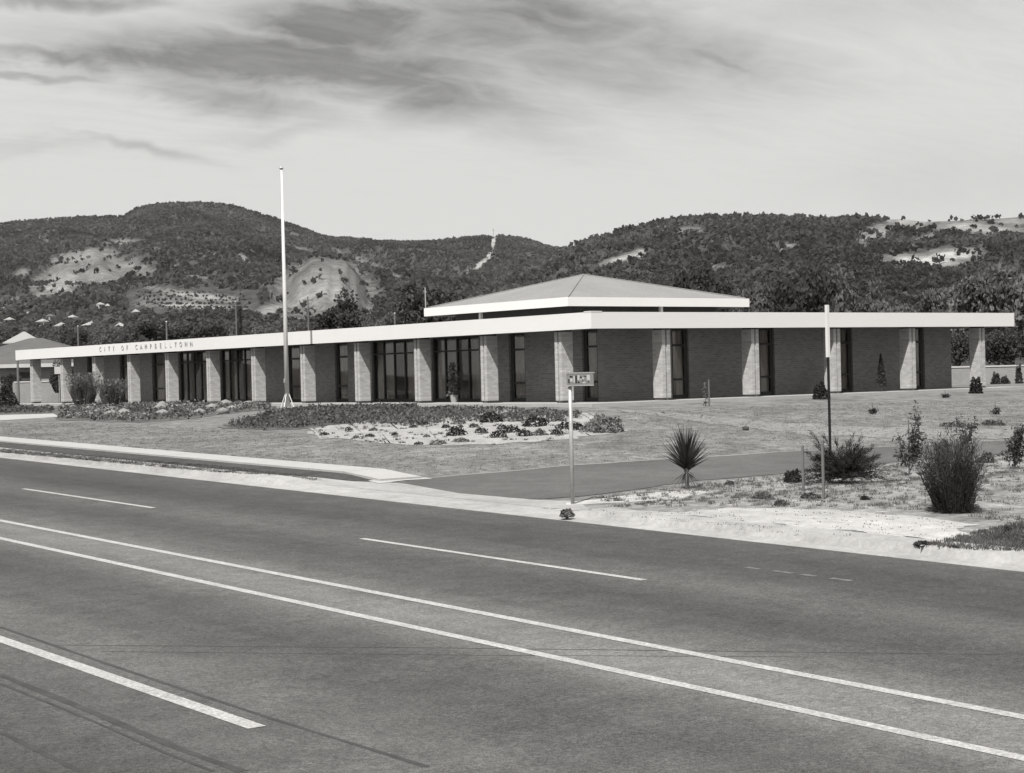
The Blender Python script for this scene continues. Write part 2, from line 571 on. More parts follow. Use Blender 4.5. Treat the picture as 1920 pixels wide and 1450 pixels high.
def sheet(name, top, bot, dz, material, n=30, mrows=8, kind='structure', zf=gz, rag=0.):
    """sheet between two polylines given on the ground plan"""
    def res(pl):
        pl = np.array(pl, float)[:, :2]
        t = np.concatenate([[0], np.cumsum(np.linalg.norm(np.diff(pl, axis=0), axis=1))])
        tt = np.linspace(0, t[-1], n)
        return np.stack([np.interp(tt, t, pl[:, 0]), np.interp(tt, t, pl[:, 1])], 1)
    A, B = res(top), res(bot)
    if rag:
        for Q in (A, B): Q += np.stack([fbm(Q[:, 0] * 1.7, Q[:, 1] * 1.7, 3, 91), fbm(Q[:, 0] * 1.7, Q[:, 1] * 1.7, 3, 92)], 1) * 2 * rag
    Vv = []
    for j in range(mrows + 1):
        q = j / mrows
        for i in range(n):
            x, y = A[i] * (1 - q) + B[i] * q
            Vv.append((x, y, zf(x, y) + dz))
    Ff = [(j * n + i, j * n + i + 1, (j + 1) * n + i + 1, (j + 1) * n + i) for j in range(mrows) for i in range(n - 1)]
    o = link(name, fastmesh(name, Vv, Ff, material))
    tag(o, kind=kind)
    return o


# painted lines
strip('road_marking', X1 - .068, X1 + .068, -90, 130, .004, M['paint'])
strip('road_marking', X2 - .068, X2 + .068, -90, 130, .004, M['paint'])
for y1 in (15.2, 1.8, -11.6, -24.98, -38.3, -51.7):
    strip('road_marking', -25.41 - .06, -25.41 + .06, y1 - 6.3, y1, .004, M['paint'])
for y1 in (-2.9, -16.3, -29.1 + .1, -42.7, -56):
    strip('road_marking', -32.83 - .075, -32.83 + .075, y1 - 6.35, y1, .004, M['paint'])
a, b = onplane(1400, 1065, 2, -1.35), onplane(1650, 1088, 2, -1.38)
for k in range(4):
    y0 = a[1] + (b[1] - a[1]) * (k / 4.); y1_ = a[1] + (b[1] - a[1]) * (k / 4. + .12 + .05 * (k % 2))
    strip('old_road_marking', a[0] - .05, a[0] + .05, y1_, y0, .003, M['oldpaint'])


def wander(name, pts, w, dz, material):
    """narrow mark along a polyline of ground points"""
    pts = [np.array(p[:2], float) for p in pts]
    vs, fs = [], []
    for i, p in enumerate(pts):
        d = pts[min(i + 1, len(pts) - 1)] - pts[max(i - 1, 0)]
        d /= np.linalg.norm(d); nn = np.array([-d[1], d[0]]) * w * .5 * random.uniform(.75, 1.25)
        for q in (p - nn, p + nn): vs.append((q[0], q[1], zroad(q[1]) + dz))
        if i: fs.append((2 * i - 2, 2 * i - 1, 2 * i + 1, 2 * i))
    return tag(obj(name, MB().add(vs, fs), material), kind='structure')


def roadpts(pxs, n=14):
    P = [gp(*q)[:2] for q in pxs]
    t = np.linspace(0, len(P) - 1, n)
    P = np.array(P)
    return [np.array([np.interp(q, range(len(P)), P[:, 0]), np.interp(q, range(len(P)), P[:, 1])]) for q in t]


wander('tyre_mark', roadpts([(0, 1176), (250, 1262), (500, 1345), (800, 1438)]), .05, .002, M['tar'])
wander('tyre_mark', roadpts([(0, 1266), (160, 1330), (330, 1402), (455, 1447)]), .075, .002, M['tar'])
wander('tyre_mark', roadpts([(0, 1282), (150, 1342), (300, 1408), (400, 1447)]), .035, .0025, M['tar'])
wander('tyre_mark', roadpts([(0, 1372), (80, 1412), (150, 1447)]), .05, .002, M['tar'])
wander('tar_seam', roadpts([(100, 1210), (800, 1215), (1400, 1222), (1919, 1228)], 20), .022, .0015, M['tar'])
wander('tar_seam', roadpts([(190, 1222), (900, 1229), (1500, 1232)], 20), .016, .0015, M['tar'])

# kerb, verge, footpath on the building side
KX = -21.62
DRV0, DRV1 = -23.4, -16.6        # the driveway crossing


def kerbz(x, y): return zroad(y)


def kerb(y0, y1):
    # gutter tray and an upstand with a splayed face
    prof = [(KX, .0), (KX + .42, .015), (KX + .50, .12), (KX + 1.02, .135), (KX + 1.02, -.1), (KX, -.1)]
    ysn = np.concatenate([np.arange(y0, -30, 5.), np.arange(-30, -10, .4), np.arange(-10, y1 + .1, 5.)])
    vs, fs = [], []
    n = len(prof)
    for y in ysn:
        for x, z in prof: vs.append((x, y, zroad(y) + (z * drop(y) if z > .05 else z) + .004))
    for i in range(len(ysn) - 1):
        for k in range(n):
            fs.append((i * n + k, i * n + (k + 1) % n, (i + 1) * n + (k + 1) % n, (i + 1) * n + k))
    fs.append(tuple(range(n))); fs.append(tuple((len(ysn) - 1) * n + k for k in range(n))[::-1])
    tag(obj('kerb', MB().add(vs, fs), M['kerb']), kind='structure')


kerb(-90, 130)
strip('verge', -20.60, -19.25, -13.0, 130, .012, M['verge'], zf=gz)
# tapering end of the verge, and the concrete crossing
sheet('verge', [(-20.60, -13.0), (-20.3, -14.6), (-19.34, -16.4)], [(-19.25, -13.0), (-19.28, -14.6), (-19.30, -16.42)], .012, M['verge'], 14, 4)
sheet('driveway_crossing', [(-20.62, -12.9), (-20.62, -14.6), (-20.62, -17.2)], [(-20.61, -12.9), (-20.31, -14.6), (-19.30, -16.6)], .009, M['crossover'], 14, 4)
# footpath of separate slabs
y = -16.0
slab = MB()
while y < 110:
    y2 = y + 1.5
    pts = [(-19.3, y + .012), (-18.25, y + .012), (-18.25, y2 - .012), (-19.3, y2 - .012)]
    zt = [gz(a_, b_) + .055 for a_, b_ in pts]
    vs = [(p[0], p[1], z) for p, z in zip(pts, zt)] + [(p[0], p[1], z - .12) for p, z in zip(pts, zt)]
    slab.add(vs, [(0, 1, 2, 3), (0, 4, 5, 1), (1, 5, 6, 2), (2, 6, 7, 3), (3, 7, 4, 0)])
    y = y2
fp = tag(obj('footpath', slab, M['path']), kind='structure')
sheet('driveway_crossing', [(-20.62, y_) for y_ in np.linspace(-15.4, -24.6, 12)], [gp(*q) for q in [(700, 903), (760, 908), (860, 926), (1000, 938), (1085, 941)]], .010, M['crossover'], 36, 8)
sheet('driveway_crossing', [gp(*q) for q in [(690, 903), (730, 896), (800, 897)]], [gp(*q) for q in [(712, 908), (760, 902), (812, 899)]], .016, M['path'], 12, 3)
drvU = [(715, 913), (780, 900), (900, 890), (1060, 875), (1250, 862), (1480, 848), (1700, 838)]
drvL = [(715, 916), (850, 926), (1000, 938), (1110, 930), (1300, 903), (1500, 886), (1720, 862)]
dU = [gp(*q) for q in drvU]; dL = [gp(*q) for q in drvL]
dU += [np.array([8., -17.6, 0]), np.array([40., -18.5, 0])]; dL += [np.array([8., -21.5, 0]), np.array([40., -22.5, 0])]
sheet('driveway', dU, dL, .009, M['drive'], 140, 12, rag=.10)
sheet('driveway_edging', [p_ + np.array([0, .13, 0]) for p_ in dU[1:]], [p_ - np.array([0, .02, 0]) for p_ in dU[1:]], .014, M['track'], 140, 1, rag=.10)
# pale sand beside the road and the dry planted ground
U = [(1000, 945), (1120, 932), (1300, 906), (1500, 888), (1720, 864)]
sheet('dry_soil', [gp(*q) for q in U] + [np.array([8., -21.6, 0]), np.array([40., -22.6, 0])],
      [np.array([-20.75, y_, 0]) for y_ in (-24.4, -27, -31, -36, -44)] + [np.array([-10., -60, 0]), np.array([40., -60, 0])], .006, M['soil'], 160, 18, rag=.18)
sheet('sand_patch', [gp(*q) for q in [(1010, 953), (1150, 958), (1280, 962), (1370, 952), (1560, 958), (1700, 968), (1800, 985), (1810, 1003), (1712, 1025)]],
      [np.array([-20.62, y_, 0]) for y_ in np.linspace(-24.6, -31.6, 9)], .012, M['sand'], 90, 8, rag=.35)
sheet('sand_patch', [gp(*q) for q in [(1060, 944), (1180, 930), (1280, 921), (1340, 919)]], [gp(*q) for q in [(1070, 948), (1180, 942), (1280, 936), (1340, 924)]], .011, M['sand'], 60, 5, rag=.3)
sheet('dark_grass_patch', [gp(*q) for q in [(1740, 1022), (1800, 1012), (1860, 1000), (1919, 985), (1990, 975), (2060, 985), (2100, 1040)]], [np.array([-20.55, y_, 0]) for y_ in (-31.2, -32.2, -33.2, -34.2, -35., -35.6, -35.9)], .014, M['verge'], 60, 5, rag=.4)
# worn pale track over the lawn
sheet('worn_track', [gp(*q) for q in [(1160, 768), (1290, 776), (1420, 790), (1560, 798), (1740, 805), (1919, 806)]],
      [gp(*q) for q in [(1180, 774), (1300, 790), (1400, 804), (1540, 818), (1740, 824), (1919, 822)]], .007, M['track'], 120, 8, rag=.5)
sheet('side_path', [gp(*q) for q in [(-120, 788), (0, 779), (100, 776)]], [gp(*q) for q in [(-120, 797), (0, 789), (112, 782)]], .010, M['path'], 20, 4)

# ------------------------------------------------------------------ far land
HZ = lambda p: 721.5 - .0242 * p


SKA = [(-3000, 470), (-1500, 430), (-700, 440), (-300, 425), (0, 420), (60, 416), (130, 410), (240, 406), (265, 393), (300, 385), (340, 382), (390, 381), (430, 383), (470, 393), (500, 404),
       (530, 413), (570, 429), (610, 445), (640, 451), (700, 455), (760, 456), (820, 453), (870, 448), (900, 445), (950, 444), (990, 449), (1020, 459), (1040, 466), (1060, 468), (1100, 475),
       (1300, 480), (2500, 470), (5000, 480)]
SKB = [(-3000, 720), (0, 715), (500, 690), (700, 600), (830, 562), (900, 545), (1000, 502), (1060, 470), (1080, 463), (1110, 453), (1140, 441), (1165, 434), (1200, 426), (1250, 416), (1290, 411), (1360, 408),
       (1430, 408), (1500, 410), (1560, 411), (1640, 410), (1700, 411), (1740, 415), (1780, 414), (1820, 412), (1870, 410), (1920, 406), (2100, 400), (2500, 430), (5000, 470)]
ska, skb = np.array(SKA, float), np.array(SKB, float)


def land(p, Z):
    """height of the far land at bearing p (photo columns) and depth Z (m)"""
    p = np.asarray(p, float); Z = np.asarray(Z, float)
    p, Z = np.broadcast_arrays(p, Z)
    ta = (HZ(p) - np.interp(p, ska[:, 0], ska[:, 1])) / FPX
    tb = (HZ(p) - np.interp(p, skb[:, 0], skb[:, 1])) / FPX
    low = np.interp(Z, [80, 110, 200, 350, 900], [-.030, -.016, .004, .020, .040])
    s = np.clip((Z - 900) / 1700., 0, 1)
    A = np.where(Z < 900, low, .040 + (ta - .040) * s ** .85)
    w = np.sin(np.pi * np.clip((Z - 500) / 2100., 0, 1)) ** .7
    A = A + w * (fbm(p / 110. + 3 + Z * .0009, Z / 420., 5, 5)) * .042
    A = np.where(Z > 2600, A * np.maximum(.2, 1 - (Z - 2600) / 1500.), A)
    lowb = np.interp(Z, [80, 110, 200, 350], [-.030, -.016, .006, .022])
    sb = np.clip((Z - 350) / 1050., 0, 1)
    B = np.where(Z < 350, lowb, .022 + (tb - .022) * sb ** .8)
    wb = np.sin(np.pi * np.clip((Z - 300) / 1100., 0, 1)) ** .7
    B = B + wb * (fbm(p / 95. + 40 + Z * .0012, Z / 260., 5, 9)) * .032 * np.clip((p - 700) / 300., 0, 1)
    B = np.where(Z > 1400, B - (Z - 1400) * .00012, B)
    zA, zB = CAM[2] + Z * A, CAM[2] + Z * B
    zc = CAM[2] + 1250 * .0690 - (np.abs(p - 612) / 116.) ** 2.2 * 46 - (np.abs(Z - 1250) / 330.) ** 2 * 60 + fbm(p / 17., Z / 160., 5, 21) * 8
    return np.maximum(np.maximum(zA, zB), zc)


def far_xyz(p, Z):
    X = (np.asarray(p, float) - 960) / FPX * Z
    q = CAM[:2] + np.outer(np.ravel(Z), FW[:2] / np.linalg.norm(FW[:2])) + np.outer(np.ravel(X), RT[:2])
    return np.column_stack([q, np.ravel(land(p, Z))])


# bare and grassy patches on the slopes (photo bearing and height of each clearing)
PATCH = [(170, 482, 78, 17, -8, 1.), (118, 528, 66, 32, -20, 1.1), (205, 508, 80, 26, -12, .95), (262, 505, 45, 15, 8, .7), (240, 454, 40, 7, -4, .7), (303, 468, 26, 4, 22, .8),
         (412, 478, 12, 5, 0, .8), (462, 485, 16, 7, 22, .9), (85, 449, 30, 4, 15, .7), (48, 512, 20, 9, -10, .7), (610, 548, 108, 68, 0, 1.), (515, 580, 40, 11, -10, 1.2),
         (380, 556, 90, 9, 6, 1.2), (370, 574, 110, 8, 3, 1.2), (300, 566, 50, 10, -8, .9), (350, 565, 120, 18, 4, .6), (735, 512, 50, 6, 28, .9), (684, 488, 18, 8, 20, .7), (690, 575, 40, 8, 40, 1.), (932, 454, 5, 14, 5, 1.8), (920, 484, 18, 5, -50, 1.8), (905, 497, 14, 6, -35, 1.8),
         (882, 508, 22, 2.5, -22, .9), (1178, 483, 50, 7, -16, 1.6), (1208, 476, 14, 10, 0, 1.6), (1250, 428, 26, 4, 2, .9), (1300, 431, 28, 7, 0, .8), (1232, 518, 8, 5, 0, 1.),
         (1648, 440, 44, 16, -25, 1.1), (1715, 418, 52, 14, 0, 1.1), (1842, 428, 100, 14, 4, 1.2), (1900, 415, 40, 10, 0, 1.), (1740, 447, 55, 6, -20, .9), (1790, 479, 70, 15, -3, 1.3), (1740, 490, 90, 13, 4, 1.4), (1747, 527, 16, 7, -35, 1.), (1706, 551, 30, 4, -8, .9),
         (1488, 461, 40, 5, 6, .8), (1565, 472, 16, 4, 0, .8), (340, 500, 14, 4, 10, .7), (380, 520, 30, 4, 6, .6), (140, 490, 20, 5, -25, .8), (30, 560, 20, 4, 0, .8), (560, 440, 14, 4, 20, .6), (575, 468, 26, 4, 10, .7), (640, 470, 20, 4, 15, .7), (780, 470, 34, 3, -4, .5), (300, 540, 40, 5, 4, .6), (430, 440, 20, 3, 0, .5), (1330, 455, 30, 4, 0, .6), (1400, 440, 30, 3, 0, .5), (1285, 470, 26, 4, -8, .6), (1350, 500, 22, 4, 0, .7), (1460, 470, 26, 4, 5, .7), (1530, 440, 30, 4, -6, .6), (1590, 500, 20, 4, 0, .6), (1120, 500, 30, 4, -10, .7), (1250, 495, 20, 3, 0, .6), (1105, 475, 26, 5, 20, .7), (1190, 512, 20, 5, 0, .7), (1420, 493, 20, 4, 0, .7)]


def bare(p, y):
    out = np.zeros_like(np.asarray(p, float))
    for cx, cy, rx, ry, a, s in PATCH:
        c, s_ = math.cos(R(a)), math.sin(R(a))
        u, v = p - cx, y - cy
        uu, vv = (u * c + v * s_) / rx, (-u * s_ + v * c) / ry
        out = np.maximum(out, s * np.clip(1.6 - 1.3 * np.sqrt(uu * uu + vv * vv), 0, 1))
    return out


def pix_y(p, Z, z): return HZ(p) - (z - CAM[2]) / Z * FPX


pg = np.concatenate([np.arange(-4200, -300, 150.), np.arange(-300, 2220, 5.), np.arange(2220, 6000, 150.)])
Zg = np.concatenate([np.arange(85, 350, 12.), np.arange(350, 1500, 13.), np.arange(1500, 3300, 22.)])
PP, ZZ = np.meshgrid(pg, Zg)
V = far_xyz(PP.ravel(), ZZ.ravel())
zz = V[:, 2]
n = len(pg)
ii, jj = np.meshgrid(np.arange(n - 1), np.arange(len(Zg) - 1))
a0 = (jj * n + ii).ravel()
F = np.stack([a0, a0 + 1, a0 + n + 1, a0 + n], 1)


def hillmat():
    Mh = bpy.data.materials.new('hill ground')
    Mh.use_nodes = True
    t = Mh.node_tree; t.nodes.clear(); q = NT(t)
    c = q.n('ShaderNodeTexCoord').outputs['Object']
    at = q.n('ShaderNodeAttribute', attribute_name='clearing')
    nz = q.math('MULTIPLY', q.ramp(q.noise(c, .02, 6, .7), .3, .7, .62, 1.35), q.ramp(q.noise(c, .2, 4, .7), .3, .7, .62, 1.35))
    edge = q.math('ADD', at.outputs['Fac'], q.math('MULTIPLY', q.math('SUBTRACT', q.noise(c, .05, 5, .75), .5), 1.5))
    f = q.ramp(edge, .25, .75, 0, 1, True)
    val = q.math('MULTIPLY', q.mixf(f, .05, q.math('MULTIPLY', .115, q.ramp(at.outputs['Fac'], .9, 1.4, 1., 2.1))), nz)
    col = q.n('ShaderNodeCombineColor')
    q.put(col.inputs[0], val); q.put(col.inputs[1], q.math('MULTIPLY', val, .985)); q.put(col.inputs[2], q.math('MULTIPLY', val, .962))
    p = q.n('ShaderNodeBsdfDiffuse'); t.links.new(col.outputs[0], p.inputs[0])
    o = q.n('ShaderNodeOutputMaterial'); t.links.new(p.outputs[0], o.inputs[0])
    return Mh


me = fastmesh('hills', V, F, hillmat())
me.polygons.foreach_set('use_smooth', [True] * len(me.polygons))
cl = bare(PP.ravel(), pix_y(PP.ravel(), ZZ.ravel(), zz))
att = me.attributes.new('clearing', 'FLOAT', 'POINT')
att.data.foreach_set('value', cl.astype(np.float32))
tag(link('hills', me), kind='structure')
# plain all round, below everything
a_ = np.linspace(0, 2 * math.pi, 97)[:-1]
mb = MB(); rr = [30, 120, 500, 2000, 6800]
vs = [(CAM[0] + r_ * math.cos(t_), CAM[1] + r_ * math.sin(t_), -2.6 - (r_ > 100) * 0.6) for r_ in rr for t_ in a_]
vs.append((CAM[0], CAM[1], -2.6))
fs = [(i * 96 + k, i * 96 + (k + 1) % 96, (i + 1) * 96 + (k + 1) % 96, (i + 1) * 96 + k) for i in range(4) for k in range(96)]
fs += [(len(vs) - 1, k, (k + 1) % 96) for k in range(96)]
tag(obj('plain', mb.add(vs, fs), M['lawn']), kind='structure')

# the air: a thin even haze round everything
Mz = bpy.data.materials.new('haze air'); Mz.use_nodes = True
Mz.node_tree.nodes.clear()
_q = NT(Mz.node_tree)
pv = _q.n('ShaderNodeVolumePrincipled')
pv.inputs['Color'].default_value = (.95, .945, .93, 1)
pv.inputs['Density'].default_value = .000022
Mz.node_tree.links.new(pv.outputs[0], _q.n('ShaderNodeOutputMaterial').inputs['Volume'])
hz = MB().box((-7200, -7200, -4.6), (7200, 7200, float(zz.max()) + 25))
tag(obj('haze', hz, Mz), kind='stuff')

# woods on the slopes: thousands of small crowns, nobody could count them
import bmesh as _bm
b_ = _bm.new(); _bm.ops.create_icosphere(b_, subdivisions=1, radius=1.)
ICO_V = np.array([v.co[:] for v in b_.verts]); ICO_F = np.array([[v.index for v in f.verts] for f in b_.faces]); b_.free()
b_ = _bm.new(); _bm.ops.create_icosphere(b_, subdivisions=2, radius=1.)
ICO2_V = np.array([v.co[:] for v in b_.verts]); ICO2_F = np.array([[v.index for v in f.verts] for f in b_.faces]); b_.free()


def crowns(name, p, Z, size, material, k=7, leaf=.62):
    """each crown a handful of loose leaf sprays, k of them"""
    n_ = len(p)
    C0 = far_xyz(p, Z)
    C0[:, 2] += size * .5
    d = RNG.normal(size=(n_, k, 3)); d /= np.linalg.norm(d, axis=2)[..., None]
    d[..., 2] = np.abs(d[..., 2]) * 1.1 - .35
    P_ = C0[:, None] + d * (size[:, None] * RNG.uniform(.35, .9, (n_, k)))[..., None]
    V_, F_ = cards(P_.reshape(-1, 3), np.repeat(size * leaf, k), RNG, .75)
    return tag(link(name, fastmesh(name, V_, F_, material)), kind='stuff')


def scatter(n_, p0, p1, z0, z1):
    Z = np.sqrt(RNG.uniform(z0 ** 2, z1 ** 2, n_))
    p = RNG.uniform(p0, p1, n_)
    z = land(p, Z)
    y = pix_y(p, Z, z)
    b = bare(p, y)
    dens = .42 + 1.9 * fbm(p / 45., Z / 90., 4, 33)
    keep = RNG.uniform(0, 1, n_) < np.where(b > .38, .045, np.where(b > .12, .38, .40 + dens * .85))
    keep &= ~((np.abs(p - 365) < 125) & (np.abs(y - 566) < 22))
    return p[keep], Z[keep]


M['wood'] = leafmat('distant scrub', .068, .52, .007, .45, .12)
M['woodnear'] = leafmat('slope trees', .080, .5, .018, .45, .2)
p, Z = scatter(92000, -160, 2080, 900, 2680)
crowns('hillside_woods', p, Z, RNG.uniform(1.6, 3.6, len(p)), M['wood'], 6, .62)
p, Z = scatter(9000, -160, 2080, 430, 900)
k_ = RNG.uniform(0, 1, len(p)) < np.where(p < 950, .45, 1.)
p, Z = p[k_], Z[k_]
crowns('hillside_woods', p, Z, RNG.uniform(1.6, 3.4, len(p)), M['wood'], 34, .30)
# the nearest slope: crowns of loose leaf sprays
p, Z = scatter(1300, -160, 2080, 190, 470)
k_ = RNG.uniform(0, 1, len(p)) < np.where(p < 950, .45, 1.)
p, Z = p[k_], Z[k_]
C0 = far_xyz(p, Z)
pts = []
for q in C0:
    h = random.uniform(1.4, 2.8)
    for _ in range(5):
        cc_ = q + np.array([random.gauss(0, h * .45), random.gauss(0, h * .45), h * random.uniform(.45, 1.25)])
        d = RNG.normal(size=(44, 3)); d /= np.linalg.norm(d, axis=1)[:, None]
        pts.append(cc_ + d * h * .55 * RNG.uniform(.6, 1.05, (44, 1)))
V, F = cards(np.concatenate(pts), .42, RNG)
tag(link('slope_woods', fastmesh('slope_woods', V, F, M['woodnear'])), kind='stuff')
# orchard rows on the pale field
op, oz = [], []
for yrow in np.arange(551, 588, 7.):
    for px in np.arange(262, 478, 6.4):
        t = (px - 365) / 118.
        if random.random() < .8 and abs(t) < 1 and abs(yrow - (566 + t * 6)) < 19 * math.sqrt(1 - t * t * .8):
            Zs = np.arange(700, 2200, 10.)
            ysv = pix_y(px, Zs, land(np.full_like(Zs, px), Zs))
            i = np.argmax(ysv < yrow)
            op.append(px + random.gauss(0, 1.6)); oz.append(Zs[i])
if op: crowns('orchard', np.array(op), np.array(oz), RNG.uniform(.9, 1.5, len(op)), M['wood'])

# ------------------------------------------------------------------ the building
BAY, A0, A2, CW, CT = 4.6, 1.7718, 3.3114, .5285, .3963
ZT, ZB = 3.2309, 2.644
EX0, EY0, EX1, EY1 = -.24, -.24, 23.87, 54.44
D = 2.0
bld = thing('civic_building', 'long low council building with white fascia, pale brick columns and hipped upper roof', 'building')
o = obj('verandah_slab', MB().box((-.55, -.55, -.45), (24.2, 54.6, 0)), M['slab'], bld)
# main roof and fascia boards, butted at the corners
obj('roof', MB().box((EX0 + .06, EY0 + .06, ZT - .12), (EX1 - .06, EY1 - .06, ZT - .05)), M['rooftop'], bld)
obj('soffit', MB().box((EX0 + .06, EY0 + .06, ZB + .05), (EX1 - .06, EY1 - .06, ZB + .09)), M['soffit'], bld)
f1 = obj('fascia', MB().box((EX0, EY0, ZB), (EX0 + .06, EY1, ZT)), M['fascia'], bld)
obj('fascia', MB().box((EX0 + .06, EY0, ZB), (EX1, EY0 + .06, ZT)), M['fascia'], bld)
obj('fascia', MB().box((EX1 - .06, EY0 + .06, ZB), (EX1, EY1, ZT)), M['fascia'], bld)
obj('fascia', MB().box((EX0 + .06, EY1 - .06, ZB), (EX1 - .06, EY1, ZT)), M['fascia'], bld)
obj('corner_cap', MB().box((EX0 - .01, EY0 - .01, ZT), (EX0 + .5, EY0 + .4, ZT + .035)), M['white'], bld)
# raised letters on the fascia
word = 'CITY OF CAMPBELLTOWN'
yl, yr = onplane(186, 655, 0, EX0)[1], onplane(363, 645, 0, EX0)[1]
cell = (yl - yr) / (len(word) - .3)
lets = {}
for i, ch in enumerate(word):
    if ch == ' ': continue
    if ch not in lets:
        cu = bpy.data.curves.new('letter', 'FONT')
        cu.body = ch; cu.size = .36; cu.extrude = .012; cu.offset = .0; cu.align_x = 'CENTER'; cu.align_y = 'CENTER'; cu.resolution_u = 3
        tmp = bpy.data.objects.new('letter_source', cu)
        COL.objects.link(tmp)
        bpy.context.view_layer.update()
        dg = bpy.context.evaluated_depsgraph_get()
        lm = bpy.data.meshes.new_from_object(tmp.evaluated_get(dg))
        bpy.data.objects.remove(tmp); bpy.data.curves.remove(cu)
        lm.materials.clear(); lm.materials.append(M['letter'])
        lets[ch] = lm
    l_ = link('letter', lets[ch], f1)
    l_.matrix_world = Matrix(((0, 0, -1, EX0 - .012), (-1, 0, 0, yl - (i + .3) * cell), (0, 1, 0, (ZT + ZB) / 2 + .03), (0, 0, 0, 1)))

# columns: two leaves of brick with a shadow groove, a dark head and a recessed foot
Hc = ZB + .05


def column_parts():
    leaf_a = MB().box((0, 0, .09), (CW, .16, Hc - .10)).mesh('brick_leaf', M['cbrick'])
    leaf_b = MB().box((0, .236, .09), (CW, CT, Hc - .10)).mesh('brick_leaf', M['cbrick'])
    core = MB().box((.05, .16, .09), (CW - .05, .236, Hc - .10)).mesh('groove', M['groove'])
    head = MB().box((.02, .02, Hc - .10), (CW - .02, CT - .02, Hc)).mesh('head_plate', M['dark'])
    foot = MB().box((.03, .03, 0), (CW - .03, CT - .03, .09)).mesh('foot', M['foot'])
    return [('groove', core), ('brick_leaf', leaf_a), ('brick_leaf', leaf_b), ('head_plate', head), ('foot', foot)]


cparts = column_parts()


def column(mw):
    c0 = link('column', cparts[0][1], bld)
    c0.matrix_world = mw
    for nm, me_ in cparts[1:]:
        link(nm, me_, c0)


for i in range(12):
    column(Matrix.Translation((0, A0 + i * BAY, 0)))
SW = Matrix(((0, 1, 0, 0), (1, 0, 0, 0), (0, 0, 1, 0), (0, 0, 0, 1)))
# for the other front the same column turned a quarter
for i in range(5):
    column(Matrix(((0, -1, 0, A2 + i * BAY + CT), (1, 0, 0, 0), (0, 0, 1, 0), (0, 0, 0, 1))))
for y_ in (A0 + 11 * BAY,):
    for x_ in (5.2, 10.4, 15.6): column(Matrix.Translation((x_, y_, 0)))
for y_ in (6.5, 11.1): column(Matrix(((0, -1, 0, A2 + 4 * BAY + CT), (1, 0, 0, y_), (0, 0, 1, 0), (0, 0, 0, 1))))

LW = [(2.13, 3.03, 'n'), (6.55, 7.59, 'n'), (9.62, 13.02, 'g'), (14.39, 17.75, 'g'), (19.77, 20.89, 'n'), (24.09, 25.31, 'n'), (28.92, 32.16, 'g'), (33.7, 36.91, 'g'),
      (38.7, 40.18, 'n'), (43.3, 44.4, 'n'), (48.0, 49.0, 'n')]
RW = [(5.61, 6.5, 'n'), (10.35, 11.22, 'n'), (15.0, 15.88, 'n'), (19.72, 20.52, 'n')]
YE, XE = 51.0, 22.33
WT = .26


def wallrun(axis, fixed, t0, t1, holes):
    """brick wall along an axis with full-height openings"""
    p0 = t0
    for a_, b_, _ in sorted(holes) + [(t1, t1, '')]:
        if a_ > p0 + 1e-4:
            obj('wall', MB().box((fixed, p0, 0), (fixed + WT, a_, Hc)) if axis == 'y' else MB().box((p0, fixed, 0), (a_, fixed + WT, Hc)), M['wbrick'], bld)
        p0 = b_


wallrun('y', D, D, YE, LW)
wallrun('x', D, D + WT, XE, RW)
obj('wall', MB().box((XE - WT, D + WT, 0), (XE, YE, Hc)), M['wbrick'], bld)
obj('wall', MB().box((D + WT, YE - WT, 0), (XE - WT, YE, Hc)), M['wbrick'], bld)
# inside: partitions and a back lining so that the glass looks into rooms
obj('inner_lining', MB().box((6.2, 8.6, 0), (6.3, YE - .5, Hc)).box((D + WT, 8.5, 0), (6.2, 8.6, Hc)).box((6.3, 6.2, 0), (XE - WT - .01, 6.3, Hc)).box((D + WT + .01, 18.6, 0), (6.2, 18.7, Hc)).box((D + WT + .01, 26.9, 0), (6.2, 27., Hc)), M['interior'], bld)


